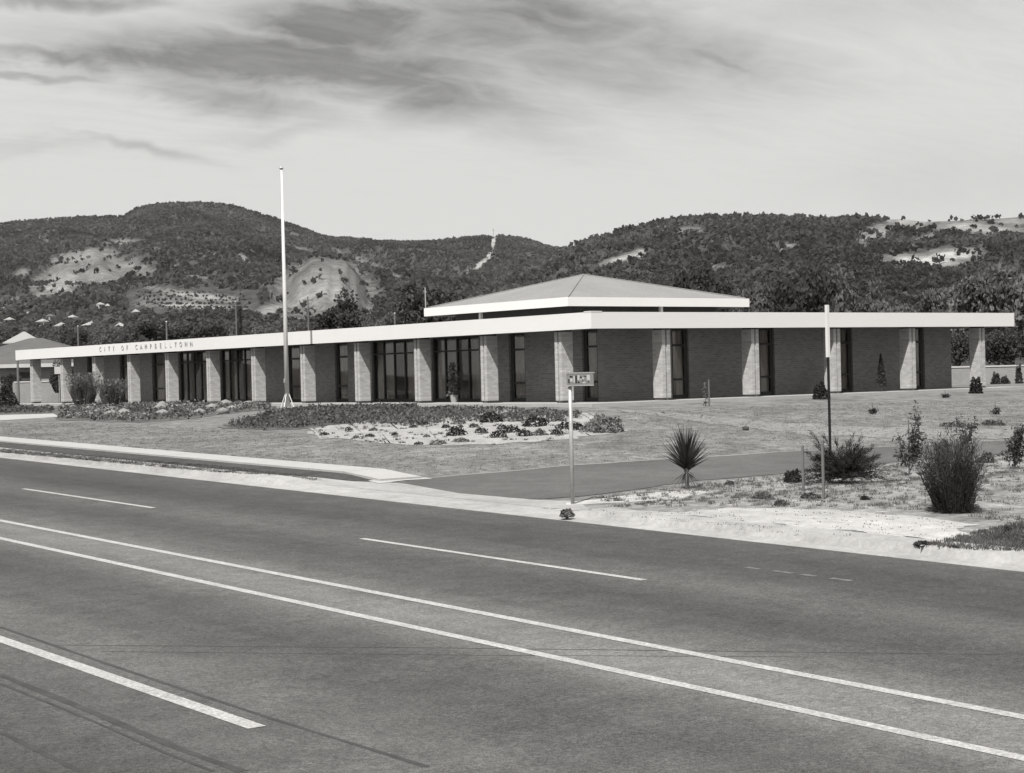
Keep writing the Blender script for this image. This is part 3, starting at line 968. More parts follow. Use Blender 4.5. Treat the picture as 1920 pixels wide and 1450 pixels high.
def mkwin(axis, fixed, a_, b_, kind):
    """timber frame, panes and curtain set back in an opening"""
    def bx(mb, t0, t1, z0, z1, d0, d1):
        return mb.box((fixed + d0, t0, z0), (fixed + d1, t1, z1)) if axis == 'y' else mb.box((t0, fixed + d0, z0), (t1, fixed + d1, z1))
    fr = MB()
    W_ = b_ - a_
    top = Hc - .01
    if kind == 'n':
        e = .15
        bx(fr, a_ + .003, a_ + e, .0, top, .10, .20); bx(fr, b_ - e, b_ - .003, .0, top, .10, .20)
        for z0, z1 in ((.0, .14), (.70, .78), (2.02, 2.10), (top - .06, top)): bx(fr, a_ + e, b_ - e, z0, z1, .105, .195)
        w = obj('window', fr, M['dark'], bld)
        for z0, z1 in ((.14, .70), (.78, 2.02), (2.10, top - .06)):
            obj('pane', bx(MB(), a_ + e, b_ - e, z0, z1, .145, .153), M['glass'], w)
        # pleated curtain behind
        curtain(w, axis, fixed + .22, a_ + .04, b_ - .04, .05, top)
    else:
        n_ = 4
        e = .07
        tt = [a_ + .003 + (W_ - .006) * k / n_ for k in range(n_ + 1)]
        for k, t_ in enumerate(tt):
            bx(fr, t_ - (e / 2 if 0 < k < n_ else (0 if k == 0 else e)), t_ + (e / 2 if 0 < k < n_ else (e if k == 0 else 0)), 0, top, .10, .20)
        for k in range(n_):
            l_ = tt[k] + (e / 2 if k else e); r_ = tt[k + 1] - (e / 2 if k < n_ - 1 else e)
            for z0, z1 in ((0, .12), (2.08, 2.15), (top - .06, top)): bx(fr, l_, r_, z0, z1, .105, .195)
        w = obj('window_wall', fr, M['dark'], bld)
        for k in range(n_):
            l_ = tt[k] + (e / 2 if k else e); r_ = tt[k + 1] - (e / 2 if k < n_ - 1 else e)
            obj('pane', bx(MB(), l_, r_, .12, 2.08, .145, .153), M['glass'], w)
            obj('pane', bx(MB(), l_, r_, 2.15, top - .06, .145, .153), M['glass'], w)
        curtain(w, axis, fixed + .30, b_ - W_ * .46, b_ - .05, .05, top)
        curtain(w, axis, fixed + .30, a_ + .05, a_ + W_ * .27, .05, top)


def curtain(parent, axis, d, t0, t1, z0, z1):
    n_ = max(6, int((t1 - t0) / .07))
    vs, fs = [], []
    for i in range(n_ + 1):
        t = t0 + (t1 - t0) * i / n_
        q = d + .035 * math.sin(i * 2.1) + random.uniform(-.008, .008)
        for z in (z0, z1): vs.append((q, t, z) if axis == 'y' else (t, q, z))
        if i: fs.append((2 * i - 2, 2 * i, 2 * i + 1, 2 * i - 1))
    obj('curtain', MB().add(vs, fs), M['curtain'], parent)


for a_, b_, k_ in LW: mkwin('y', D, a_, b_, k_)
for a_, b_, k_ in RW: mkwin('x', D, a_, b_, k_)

# upper roof over the meeting hall
PX, PY = 8.45, 11.74
UZ0, UZ1 = 4.02, 4.42
L1 = onplane(795, 586, 0, PX)[1]
L2_ = onplane(1405, 568, 1, PY)[0]
up = MB()
for bx_ in (((PX, PY, UZ0), (PX + .06, L1, UZ1)), ((PX + .06, PY, UZ0), (L2_, PY + .06, UZ1)), ((L2_ - .06, PY + .06, UZ0), (L2_, L1, UZ1)), ((PX + .06, L1 - .06, UZ0), (L2_ - .06, L1, UZ1))):
    obj('upper_fascia', MB().box(*bx_), M['fascia'], bld)
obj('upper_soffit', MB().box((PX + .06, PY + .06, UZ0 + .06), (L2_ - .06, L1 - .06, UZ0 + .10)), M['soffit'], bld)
axx, ayy = (PX + L2_) / 2, (PY + L1) / 2
dd_ = np.array([axx, ayy]) - CAM[:2]
Za = float(dd_ @ FW[:2])
AZ = UZ1 + 1.0
for _ in range(30):
    v_ = np.array([axx, ayy, AZ]) - CAM
    yy_ = 725 - FPX * (v_ @ UI) / (v_ @ FW)
    AZ += (yy_ - 515) / FPX * Za
ins = .12
q0, q1, q2, q3 = (PX + ins, PY + ins, UZ1 + .005), (L2_ - ins, PY + ins, UZ1 + .005), (L2_ - ins, L1 - ins, UZ1 + .005), (PX + ins, L1 - ins, UZ1 + .005)
ap = (axx, ayy, AZ)
obj('hip_roof', MB().add([q0, q1, q2, q3, ap], [(0, 1, 4), (1, 2, 4), (2, 3, 4), (3, 0, 4)]), M['hip'], bld)
hipc = MB()
for q in (q0, q1, q2, q3): hipc.tube([(q[0], q[1], q[2] + .02), (ap[0], ap[1], ap[2] + .01)], .03, 6)
obj('hip_capping', hipc, M['hip'], bld)
ci = 1.1
obj('clerestory', MB().box((PX + ci, PY + ci, ZT - .05), (L2_ - ci, L1 - ci, UZ0 + .06)), M['dark'], bld)
for x_, y_ in ((PX + .25, PY + (L1 - PY) * .61), (PX + (L2_ - PX) * .51, PY + .25), (PX + (L2_ - PX) * .5, L1 - .25), (L2_ - .25, PY + (L1 - PY) * .5)):
    obj('roof_post', MB().box((x_ - .07, y_ - .07, ZT - .05), (x_ + .07, y_ + .07, UZ0 + .06)), M['white'], bld)
# thin aerial at the far corner and a mushroom roof vent
P = atd = CAM + ray(798, 577) * 76.
obj('aerial', MB().tube([(P[0], P[1], UZ1 - .3), (P[0], P[1], UZ1 + .62)], .022, 6).tube([(P[0], P[1] - .12, UZ1 + .42), (P[0], P[1] + .12, UZ1 + .42)], .012, 5), M['galv'], bld)
P = CAM + ray(1516, 577) * 80.
vs_ = []
vent = MB().tube([(P[0], P[1], ZT - .05), (P[0], P[1], ZT + .12)], .16, 12)
vent.tube([(P[0], P[1], ZT + .12), (P[0], P[1], ZT + .15), (P[0], P[1], ZT + .22), (P[0], P[1], ZT + .27)], [.55, .62, .40, .05], 20)
obj('roof_vent', vent, M['galv'], bld)

# ------------------------------------------------------------------ poles and signs
B = gp(539, 766)
H_ = 447 / FPX * depth(B)
fpole = thing('flagpole', 'tall white tapered flagpole standing in front of the building', 'flagpole', B)
obj('pole', MB().tube([(0, 0, 0), (0, 0, H_ * .5), (0, 0, H_)], [.10, .085, .045], 14), M['white'], fpole, smooth=True)
obj('truck', MB().tube([(0, 0, H_), (0, 0, H_ + .05), (0, 0, H_ + .07), (0, 0, H_ + .13)], [.03, .09, .10, .06], 10), M['galv'], fpole)
obj('base_plate', MB().box((-.34, -.34, -.05), (.34, .34, .06)), M['slab'], fpole)
for k in range(4):
    c, s = math.cos(k * math.pi / 2 + .6), math.sin(k * math.pi / 2 + .6)
    obj('brace', MB().tube([(c * .30, s * .30, .05), (c * .085, s * .085, .62)], .022, 6), M['white'], fpole)
obj('halyard', MB().tube([(-.12, -.02, .9), (-.10, -.02, H_ * .5), (-.07, -.01, H_)], .006, 4), M['galv'], fpole)
obj('cleat', MB().box((-.15, -.05, 1.1), (-.09, .01, 1.28)), M['galv'], fpole)

B = gp(1074, 946)
zz_ = depth(B)
H_ = 249 / FPX * zz_
ss = thing('street_sign', 'slim pale street name sign on a post at the driveway corner', 'street sign', B)
obj('post', MB().tube([(0, 0, -.1), (0, 0, H_)], .036, 10), M['galv'], ss, smooth=True)
z0, z1 = H_ - 25 / FPX * zz_, H_ - 4 / FPX * zz_
Lb = 45 / FPX * zz_ / .603
bl_ = obj('blade', MB().box((-.052, -Lb, z0), (-.038, .03, z1)), M['signplate'], ss)
obj('frame', MB().box((-.057, -Lb - .02, z1), (-.033, .03, z1 + .022)).box((-.057, -Lb, z0 - .018), (-.033, .03, z0)), M['galv'], ss)
obj('bracket', MB().box((-.06, -.05, z0 - .03), (.05, .04, z0 - .018)).box((-.06, -.05, z1 + .022), (.05, .04, z1 + .034)), M['galv'], ss)
h_ = z1 - z0
def stroke(u0, u1, v0, v1): obj('letter_stroke', MB().box((-.0535, -Lb * u1, z0 + h_ * v0), (-.052, -Lb * u0, z0 + h_ * v1)), M['letterdark'], bl_)
# worn lettering that cannot be read in the photograph: only its dark strokes
for q in ((.03, .08, .16, .52), (.09, .20, .66, .80), (.31, .37, .14, .84), (.40, .47, .14, .30), (.50, .56, .60, .74), (.59, .62, .3, .42), (.66, .74, .70, .78), (.80, .84, .2, .32)): stroke(*q)
for q in ((.10, .20, .30, .58), (.24, .29, .2, .8), (.40, .47, .42, .86), (.50, .55, .4, .52), (.58, .66, .5, .64), (.76, .88, .40, .86), (.60, .70, .14, .26)):
    obj('letter_stroke', MB().box((-.0532, -Lb * q[1], z0 + h_ * q[2]), (-.052, -Lb * q[0], z0 + h_ * q[3])), M['hwhite'], bl_)

B = CAM + ray(1557.5, 884) * 37.2
B[2] = gz(B[0], B[1])
zz_ = depth(B)
v_ = B - CAM
ypx = 725 - FPX * (v_ @ UI) / (v_ @ FW)
H_ = (ypx - 572) / FPX * zz_
post = thing('marker_post', 'tall thin post with its upper part white and lower part black, behind the spreading conifer', 'post', B)
zs = H_ - 98 / FPX * zz_
obj('shaft', MB().tube([(0, 0, -.1), (0, 0, zs)], .030, 10), M['black'], post)
obj('sleeve', MB().box((-.034, -.034, zs), (.034, .034, H_)), M['white'], post)

# ------------------------------------------------------------------ vegetation builders
def leafobj(name, V, F, material, parent=None, loc=None):
    return link(name, fastmesh(name, V, F, material), parent, loc)


def shrub_mesh(name, r, h, n, size, material, seed, mode='round'):
    rng = np.random.default_rng(seed)
    d = rng.normal(size=(n, 3)); d /= np.linalg.norm(d, axis=1)[:, None]
    d[:, 2] = np.abs(d[:, 2]) * 1.0 - .12
    rad = rng.uniform(.55, 1.02, n) ** .5
    lump = 1 + .22 * np.sin(d[:, 0] * 5 + seed) * np.cos(d[:, 1] * 6 + seed * 2)
    P = d * (rad * lump)[:, None] * np.array([r, r, h])
    P[:, 2] = np.maximum(P[:, 2], .01)
    V, F = cards(P, size, rng)
    return fastmesh(name, V, F, material)


def shrub(name, label, cat, loc, r, h, n, size, material, seed, group=None):
    t = thing(name, label, cat, loc, 0, group)
    link('foliage', shrub_mesh('foliage', r, h, n, size, material, seed), t)
    sm = MB()
    rn = random.Random(seed)
    for k in range(5):
        a_ = rn.uniform(0, 6.28)
        sm.tube([(0, 0, -.05), (math.cos(a_) * r * .35, math.sin(a_) * r * .35, h * .55)], [.02 + r * .02, .008], 5)
    obj('stem', sm, M['bark'], t)
    return t


def crown_mesh(seed, n=3200, flat=.8, leaf=.055, nclump=20, material=None, tall=False):
    """crown of unit radius, its centre at the origin: leaf sprays gathered into clumps, gaps between"""
    rng = np.random.default_rng(seed)
    pts = []
    for k in range(nclump):
        d = rng.normal(size=3); d /= np.linalg.norm(d)
        d *= rng.uniform(.3, .80)
        if d[2] < -.45: d[2] *= .4
        if tall: d = d * np.array([.75, .75, 1.15])
        cr_ = rng.uniform(.24, .42)
        m_ = n // nclump
        q = rng.normal(size=(m_, 3)); q /= np.linalg.norm(q, axis=1)[:, None]
        q *= (rng.uniform(.55, 1.05, m_) * cr_)[:, None]
        q[:, 2] *= .75
        pts.append(d + q)
    P = np.concatenate(pts)
    P[:, 2] *= flat
    V, F = cards(P, leaf, rng, .6)
    return fastmesh('crown', V, F, material)


CROWNS = {}
for kind, mm in (('dark', M['leafdark']), ('mid', M['leafmid']), ('pale', M['leafpale'])):
    CROWNS[kind] = [crown_mesh(100 + i, 5200, 1.0, .062, 30 + i * 4, mm) for i in range(3)]
NARROW = crown_mesh(300, 1500, 1.0, .10, 26, M['leafdark'], True)


def far_point(px, Z):
    q = far_xyz(np.array([px]), np.array([Z]))[0]
    return q


def tree(px, Z, ytop, hw, kind, label, group='trees behind the building', narrow=False, skirt=.15):
    q = far_point(px, Z)
    if Z < 118: q[2] = min(q[2], gz(q[0], q[1]) if Z < 105 else q[2])
    ztop = CAM[2] + (HZ(px) - ytop) / FPX * Z
    H = ztop - q[2]
    r = hw / FPX * Z
    t = thing('tree', label, 'tree', q, random.uniform(0, 6.28), group)
    ch = H * (1 - skirt) / 2
    me_ = NARROW if narrow else CROWNS[kind][random.randrange(3)]
    c = link('crown', me_, t, (0, 0, H - ch * .98))
    c.scale = (r, r, ch)
    tr = MB().tube([(0, 0, -.3), (0.05 * r, 0, H * .3), (-.05 * r, .04 * r, H * .62)], [max(.12, H * .03), H * .022, H * .008], 7)
    for k in range(4):
        a_ = k * 1.6 + random.uniform(0, .8)
        tr.tube([(0.04 * r, 0, H * (.28 + .06 * k)), (math.cos(a_) * r * .5, math.sin(a_) * r * .5, H * (.5 + .06 * k))], [H * .012, H * .004], 5)
    obj('trunk', tr, M['bark'], t)
    return t


TR = [(285, 230, 590, 50, 'dark', 'dark bushy tree at the left end of the low row above the building lettering'),
      (345, 232, 597, 42, 'dark', 'dark low tree second in the row above the building lettering'),
      (398, 228, 596, 42, 'dark', 'dark broad tree between the lettering and the narrow cypress'),
      (500, 214, 598, 30, 'mid', 'grey green tree just left of the flagpole'),
      (556, 196, 604, 26, 'mid', 'small grey green tree just right of the flagpole'),
      (596, 192, 590, 26, 'dark', 'small dark tree left of the big round tree above the bare hillock foot'),
      (645, 185, 550, 60, 'dark', 'big round dark tree standing before the bare hillock'),
      (694, 182, 590, 30, 'mid', 'grey green tree right of the big round dark tree'),
      (742, 176, 566, 40, 'mid', 'grey green tree left of the tallest tree beside the upper roof'),
      (808, 171, 506, 74, 'dark', 'tallest tree, broad dark crown behind the left end of the upper roof'),
      (872, 168, 540, 40, 'dark', 'dark tree touching the rising left slope of the hipped roof'),
      (935, 205, 540, 34, 'mid', 'tree partly hidden behind the left slope of the hipped roof'),
      (1215, 185, 545, 32, 'mid', 'low tree behind the right slope of the hipped roof'),
      (1262, 178, 542, 30, 'mid', 'low tree behind the lower right slope of the hipped roof'),
      (1318, 152, 470, 60, 'dark', 'tall dark tree above the right end of the hipped roof'),
      (1378, 152, 516, 40, 'mid', 'grey green tree above the right corner of the upper fascia'),
      (1438, 150, 503, 48, 'mid', 'broad grey green tree left of the roof vent'),
      (1508, 142, 472, 70, 'dark', 'big dark tree directly above the roof vent'),
      (1580, 141, 502, 44, 'mid', 'grey green tree right of the black and white post'),
      (1640, 148, 524, 42, 'mid', 'lower grey green tree over the middle of the right fascia'),
      (1700, 150, 548, 38, 'pale', 'paler low tree below the pale cutting on the right slope'),
      (1762, 148, 512, 44, 'mid', 'grey green tree right of the pale cutting'),
      (1828, 132, 484, 62, 'mid', 'large grey green tree above the right end of the fascia'),
      (1893, 130, 460, 72, 'mid', 'largest tree rising past the end of the fascia'),
      (1975, 128, 468, 56, 'mid', 'big tree cut by the right edge of the photo'),
      (1875, 112, 600, 48, 'dark', 'dark dense tree behind the pale wall at the right end of the building'),
      (1945, 113, 590, 44, 'dark', 'dark dense tree at the right edge behind the pale wall'),
      (1796, 116, 606, 34, 'dark', 'dark tree seen through the gap under the right eaves'),
      (200, 255, 616, 24, 'mid', 'small grey green tree behind the grey roof at the left'),
      (150, 262, 612, 20, 'dark', 'small dark tree above the grey roof at the left'),
      (100, 270, 618, 16, 'mid', 'small tree between the pale gable and the town houses'),
      (28, 250, 612, 22, 'dark', 'small dark tree above the pale gable at the left edge')]
for px, Z, yt, hw, kd, lb in TR: tree(px, Z, yt, hw, kd, lb)
tree(452, 220, 560, 8, 'dark', 'tall narrow dark cypress standing up above the fascia', narrow=True, skirt=.03)
for px, Z, yt, hw, kd, lb in ((112, 116, 678, 22, 'dark', 'dark tree seen under the eaves between the two end columns'), (22, 120, 690, 20, 'dark', 'dark tree at the far left edge under the neighbouring eave'),
                              (150, 114, 676, 20, 'dark', 'dark tree seen under the eaves beside the second column from the end')):
    tree(px, Z, yt, hw, kd, lb, 'trees beyond the left end')


# ------------------------------------------------------------------ neighbours and the far town
def house(px, Z, yb, yeave, yridge, hwpx, depthm, rz, mw, mr, label, group=None, gable=False):
    q = far_point(px, Z)
    S = Z / FPX
    base = CAM[2] + (HZ(px) - yb) * S
    e = CAM[2] + (HZ(px) - yeave) * S - base
    r = CAM[2] + (HZ(px) - yridge) * S - base
    w = hwpx * S
    t = thing('house', label, 'house', (q[0], q[1], base), YAW - math.pi / 2 + rz, group)
    d = depthm / 2
    obj('wall', MB().box((-w * .94, -d * .92, -3), (w * .94, d * .92, e)), mw, t)
    R_ = MB()
    if gable:
        R_.add([(-w, -d, e), (w, -d, e), (w, d, e), (-w, d, e), (-w, 0, r), (w, 0, r), (-w, -d, e + .12), (w, -d, e + .12), (w, d, e + .12), (-w, d, e + .12)],
               [(6, 7, 5, 4), (8, 9, 4, 5), (9, 6, 4), (7, 8, 5), (0, 1, 7, 6), (1, 2, 8, 7), (2, 3, 9, 8), (3, 0, 6, 9), (0, 3, 2, 1)])
    else:
        k = max(.1, w - d)
        R_.add([(-w, -d, e), (w, -d, e), (w, d, e), (-w, d, e), (-k, 0, r), (k, 0, r), (-w, -d, e + .12), (w, -d, e + .12), (w, d, e + .12), (-w, d, e + .12)],
               [(6, 7, 5, 4), (8, 9, 4, 5), (9, 6, 4), (7, 8, 5), (0, 1, 7, 6), (1, 2, 8, 7), (2, 3, 9, 8), (3, 0, 6, 9), (0, 3, 2, 1)])
    obj('roof', R_, mr, t)
    for k in (-.55, .1, .6):
        wv = obj('window', MB().box((w * k - .55, -d * .92 - .05, e - 1.6), (w * k + .55, -d * .92 + .02, e - .45)), M['dark'], t)
        if Z < 300: obj('sill', MB().box((w * k - .65, -d * .92 - .12, e - 1.68), (w * k + .65, -d * .92 - .0, e - 1.6)), M['hwhite'], wv)
    return t


nh = house(70, 128, 762, 687, 634, 150, 11, .0, M['hwall'], M['hroof'], 'neighbouring house with a long grey roof beyond the left end of the building')
S_ = 128 / FPX
w_ = 150 * S_
e_ = CAM[2] + (HZ(70) - 687) * S_ - (CAM[2] + (HZ(70) - 762) * S_)
obj('eave_board', MB().box((-w_ - .03, -5.62, e_ - .12), (w_ + .03, -5.5, e_ + .14)), M['hwhite'], nh)
house(48, 190, 690, 646, 622, 36, 9, .25, M['hwhite'], M['hroofpale'], 'house with a pale hipped roof showing over the grey roof at the left')
FH = [(14, 900, 588, 583, 577, 18, 'white house at the far left, upper of the three by the photo edge'), (56, 860, 597, 592, 586, 16, 'white house second from the left in the upper row of the town'),
      (98, 820, 604, 600, 594, 20, 'white house in the middle of the upper row of the town'), (140, 830, 605, 600, 595, 15, 'white house at the right of the upper row of the town'),
      (22, 760, 609, 604, 598, 16, 'white house at the far left, middle of the three by the photo edge'), (84, 700, 614, 609, 603, 16, 'pale house in the lower town, straight below the upper row'),
      (178, 760, 615, 609, 604, 14, 'pale house over the right end of the grey roof, upper of two'), (175, 620, 624, 618, 613, 13, 'pale house over the right end of the grey roof, lower of two'),
      (228, 640, 627, 621, 616, 15, 'pale house left of the dark tree row'), (192, 980, 580, 576, 571, 14, 'small white house, highest of the town, at the foot of the grassy spur'),
      (206, 880, 583, 579, 574, 12, 'small white house just below the highest house of the town'), (4, 640, 622, 617, 611, 14, 'pale house at the far left, lowest of the three by the photo edge'),
      (118, 640, 624, 618, 612, 15, 'pale house behind the pale gable'), (258, 800, 595, 590, 585, 12, 'small pale house under the orchard edge')]
for px, Z, yb, ye, yr, hw, lb in FH:
    Zs = np.arange(260, 1500, 6.)
    ys_ = pix_y(np.full_like(Zs, px), Zs, land(np.full_like(Zs, px), Zs))
    Z = float(Zs[np.argmax(ys_ < yb)]) if (ys_ < yb).any() else float(Z)
    u_ = FPX / Z
    yb = float(pix_y(px, Z, land(np.array([px]), np.array([Z]))[0]))
    house(px, Z, yb, yb - 2.4 * u_, yb - 3.9 * u_, hw * .5 * u_ / 3.7, 7, random.uniform(-.6, .6), M['hwhite'], M['hroofpale'] if random.random() < .75 else M['hroof'], lb, 'houses of the far town')
house(1232, 900, 521, 517, 513, 8, 6, .1, M['hwhite'], M['hroofpale'], 'tiny white house on the slope right of the hipped roof apex')


def uvec(px, py, Z): return CAM + ray(px, py) * Z


def lowwall(name, label, pxa, pxb, Za, Zb, ytop, ybot, material):
    a_, b_ = uvec(pxa, ytop, Za), uvec(pxb, ytop, Zb)
    zt = (a_[2] + b_[2]) / 2
    zb_ = min(uvec(pxa, ybot, Za)[2], uvec(pxb, ybot, Zb)[2]) - .4
    d = b_ - a_; Ln = math.hypot(d[0], d[1])
    t = thing(name, label, 'wall', (a_[0], a_[1], 0), math.atan2(d[1], d[0]))
    obj('panel', MB().box((0, -.09, zb_), (Ln, .09, zt - .08)), material, t)
    obj('coping', MB().box((-.03, -.13, zt - .08), (Ln + .03, .13, zt)), M['hwhite'], t)
    npil = int(Ln / 3)
    for k in range(npil + 1):
        x_ = Ln * k / npil
        obj('pier', MB().box((x_ - .12, -.125, zb_), (x_ + .12, .125, zt - .082)), material, t)
    return t


lowwall('boundary_wall', 'low pale rendered wall behind the right end of the building', 1776, 2080, 98, 96, 684, 728, M['bwall'])
lowwall('boundary_wall', 'low pale wall seen between the columns at the left end of the building', 28, 168, 118, 117, 714, 760, M['bwall'])
P = uvec(110, 694, 108)
wb = thing('sign_board', 'small white board by the second column at the left end', 'board', (P[0], P[1], P[2] - .25), YAW - math.pi / 2)
obj('panel', MB().box((-.26, -.03, 0), (.26, .03, .46)), M['hwhite'], wb)
obj('post', MB().tube([(0, .06, -2.0), (0, .06, .4)], .03, 6), M['galv'], wb)
for px, y0, y1, Z, lb in ((312, 604, 650, 150, 'thin pale utility pole before the dark tree row'), (442, 566, 650, 190, 'utility pole beside the narrow cypress'), (577, 556, 640, 178, 'utility pole right of the flagpole'),
                          (740, 588, 640, 150, 'short pale utility pole left of the tallest tree'), (146, 612, 660, 170, 'utility pole over the grey roof at the left'), (33, 676, 745, 112, 'thin pole at the far left below the grey roof eave')):
    T_ = uvec(px, y0, Z)
    q = far_point(px, Z)
    zb_ = q[2] - .2
    up_ = thing('utility_pole', lb, 'utility pole', (T_[0], T_[1], zb_), YAW - math.pi / 2 + random.uniform(-.5, .5), 'utility poles beyond the building')
    Hh = T_[2] - zb_
    obj('pole', MB().tube([(0, 0, 0), (0, 0, Hh)], [.10, .07], 8), M['stake'], up_)
    obj('cap', MB().tube([(0, 0, Hh), (0, 0, Hh + .08)], [.1, .03], 8), M['galv'], up_)
    if px in (442, 577):
        obj('crossarm', MB().box((-.6, -.05, Hh - .45), (.6, .05, Hh - .35)), M['stake'], up_)
P = far_xyz(np.array([932.]), np.array([2600.]))[0]
mt = thing('radio_mast', 'thin mast on the skyline above the pale track on the far hill', 'mast', P)
obj('mast_pole', MB().tube([(0, 0, -2), (0, 0, 14)], [.5, .25], 6), M['galv'], mt)
obj('antenna', MB().box((-.8, -.8, 9), (.8, .8, 11)), M['hwhite'], mt)

# ------------------------------------------------------------------ garden beds
def plan(pts): return [gp(*q) for q in pts]


sheet('gravel_bed', plan([(572, 812), (590, 800), (640, 786), (740, 774), (850, 772), (960, 771), (1085, 774), (1120, 778)]),
      plan([(575, 814), (620, 822), (690, 829), (770, 834), (880, 834), (980, 830), (1080, 824), (1180, 808)]), .008, M['gravel'], 140, 12, rag=.55)
sheet('planting_bed', plan([(400, 802), (455, 790), (500, 772), (600, 764), (720, 763), (800, 764)]), plan([(410, 804), (480, 806), (560, 806), (650, 795), (720, 784), (800, 776)]), .010, M['bedsoil'], 100, 8, rag=.5)
sheet('planting_bed', plan([(106, 764), (200, 760), (300, 759), (400, 759), (470, 758), (515, 762)]), plan([(108, 788), (180, 791), (260, 793), (330, 789), (420, 777), (515, 768)]), .009, M['bedsoil'], 100, 8, rag=.5)
sheet('planting_bed', plan([(-120, 766), (0, 766), (104, 767)]), plan([(-120, 778), (0, 777), (104, 776)]), .008, M['bedsoil'], 30, 4, rag=.3)


def inpoly(px, py, poly):
    c = False
    for i in range(len(poly)):
        (x0, y0), (x1, y1) = poly[i - 1], poly[i]
        if (y0 > py) != (y1 > py) and px < (x1 - x0) * (py - y0) / (y1 - y0) + x0: c = not c
    return c


def cover(name, poly, n, size, hmax, material, dens=None):
    """low spreading ground cover over a bed outlined on the plan"""
    G = np.array([gp(*q)[:2] for q in poly])
    lo, hi = G.min(0), G.max(0)
    P = []
    pl = [tuple(q) for q in G]
    while len(P) < n:
        x, y = RNG.uniform(lo[0], hi[0]), RNG.uniform(lo[1], hi[1])
        if not inpoly(x, y, pl): continue
        d_ = float(fbm(np.array([x * .9]), np.array([y * .9]), 3, 77)[0])
        if d_ < -.12 and RNG.uniform() < .8: continue
        P.append((x, y, gz(x, y) + .03 + hmax * max(0., d_ + .35) * RNG.uniform(.2, 1.)))
    V, F = cards(P, size, RNG)
    return tag(link(name, fastmesh(name, V, F, material)), kind='stuff')


cover('ground_cover', [(425, 802), (470, 790), (520, 772), (620, 765), (780, 765), (790, 778), (700, 786), (640, 796), (560, 804), (480, 806)], 8000, .06, .30, M['cover'])
cover('ground_cover', [(108, 786), (112, 766), (200, 762), (320, 762), (420, 760), (510, 762), (500, 768), (420, 776), (320, 788), (250, 792), (170, 789)], 8000, .07, .40, M['cover'])
cover('ground_cover', [(-60, 776), (0, 776), (100, 775), (100, 768), (0, 767), (-60, 767)], 2500, .08, .45, M['cover'])
cover('grey_ground_cover', [(640, 795), (700, 785), (800, 768), (960, 769), (1090, 775), (1090, 786), (960, 790), (850, 795), (760, 800)], 4500, .06, .30, M['cushionpale'])
# stones in the rockery
for k in range(26):
    px, py = random.uniform(115, 470), 0
    py = random.uniform(760, 785 - max(0, px - 320) * .09)
    P = gp(px, py)
    r_ = random.uniform(.16, .42)
    vv = ICO_V * (1 + RNG.uniform(-.22, .22, (len(ICO_V), 1))) * np.array([r_, r_ * .8, r_ * .6])
    me_ = fastmesh('rock', vv, ICO_F, M['rock'])
    o = link('rock', me_, None, (P[0], P[1], P[2] + r_ * .25))
    tag(o, 'pale rough stone among the low plants of the left rockery bed', 'rock', 'stones in the rockery')

CUSH = [(856, 810, 17, 12, 0), (935, 815, 13, 10, 0), (922, 785, 20, 12, 0), (1004, 792, 20, 13, 0), (960, 806, 14, 9, 0), (984, 813, 11, 9, 0), (902, 808, 11, 7, 0), (1012, 812, 12, 8, 1), (1045, 811, 12, 7, 0),
        (941, 801, 8, 6, 0), (1060, 799, 15, 9, 0), (1081, 801, 12, 10, 0), (1041, 785, 17, 9, 1), (889, 799, 8, 5, 0), (968, 786, 13, 8, 1), (864, 826, 14, 5, 1), (822, 830, 14, 5, 1), (785, 832, 8, 4, 0),
        (777, 787, 12, 5, 0), (795, 794, 10, 5, 0), (860, 792, 12, 6, 1), (608, 814, 8, 4, 0), (654, 805, 6, 5, 0), (694, 817, 8, 4, 0), (775, 800, 8, 4, 0), (700, 806, 7, 4, 0), (740, 815, 6, 4, 0), (800, 818, 6, 4, 1), (836, 800, 7, 5, 0), (668, 820, 6, 4, 1)]
CL = {0: 'rounded dark cushion shrub alone at the front of the gravel, left of the others', 1: 'rounded dark cushion shrub at the front edge of the gravel, centre', 2: 'wide dark shrub at the back of the gravel near the verandah edge',
      3: 'largest dark mound shrub in the middle of the gravel bed', 4: 'dark cushion shrub just left below the largest mound', 10: 'dark cushion shrub just left of the sign post', 11: 'dark shrub between the sign post and the pale silver shrub',
      12: 'wide grey mound behind the sign post at the back of the gravel', 7: 'grey flattened cushion shrub at the front edge of the gravel', 8: 'dark low cushion shrub at the front edge, left of the sign post'}
cm = {}
for i, (px, py, rw, rh, kd) in enumerate(CUSH):
    P = gp(px, py + rh * .55)
    Z = depth(P)
    key = (kd, i % 4)
    if key not in cm: cm[key] = shrub_mesh('foliage', 1., 1., 420, .11, M['cushionpale'] if kd else M['cushion'], 500 + i)
    big = i in CL
    t = thing('cushion_shrub', CL.get(i, ('small grey' if kd else 'small dark') + ' low cushion plant scattered in the white gravel bed'), 'shrub', P, random.uniform(0, 6), 'cushion plants in the gravel bed')
    f_ = link('foliage', cm[key], t)
    f_.scale = (rw * 1.22 / FPX * Z, rw * 1.22 / FPX * Z, rh * 1.75 / FPX * Z)
    obj('stem', MB().tube([(0, 0, -.05), (0, 0, rh / FPX * Z)], .02, 5), M['bark'], t)
P = gp(1132, 809); Z = depth(P)
shrub('silver_shrub', 'broad pale silver shrub at the right end of the gravel bed', 'shrub', P, 40 / FPX * Z, 34 / FPX * Z, 1600, .055, M['leafsilver'], 41)
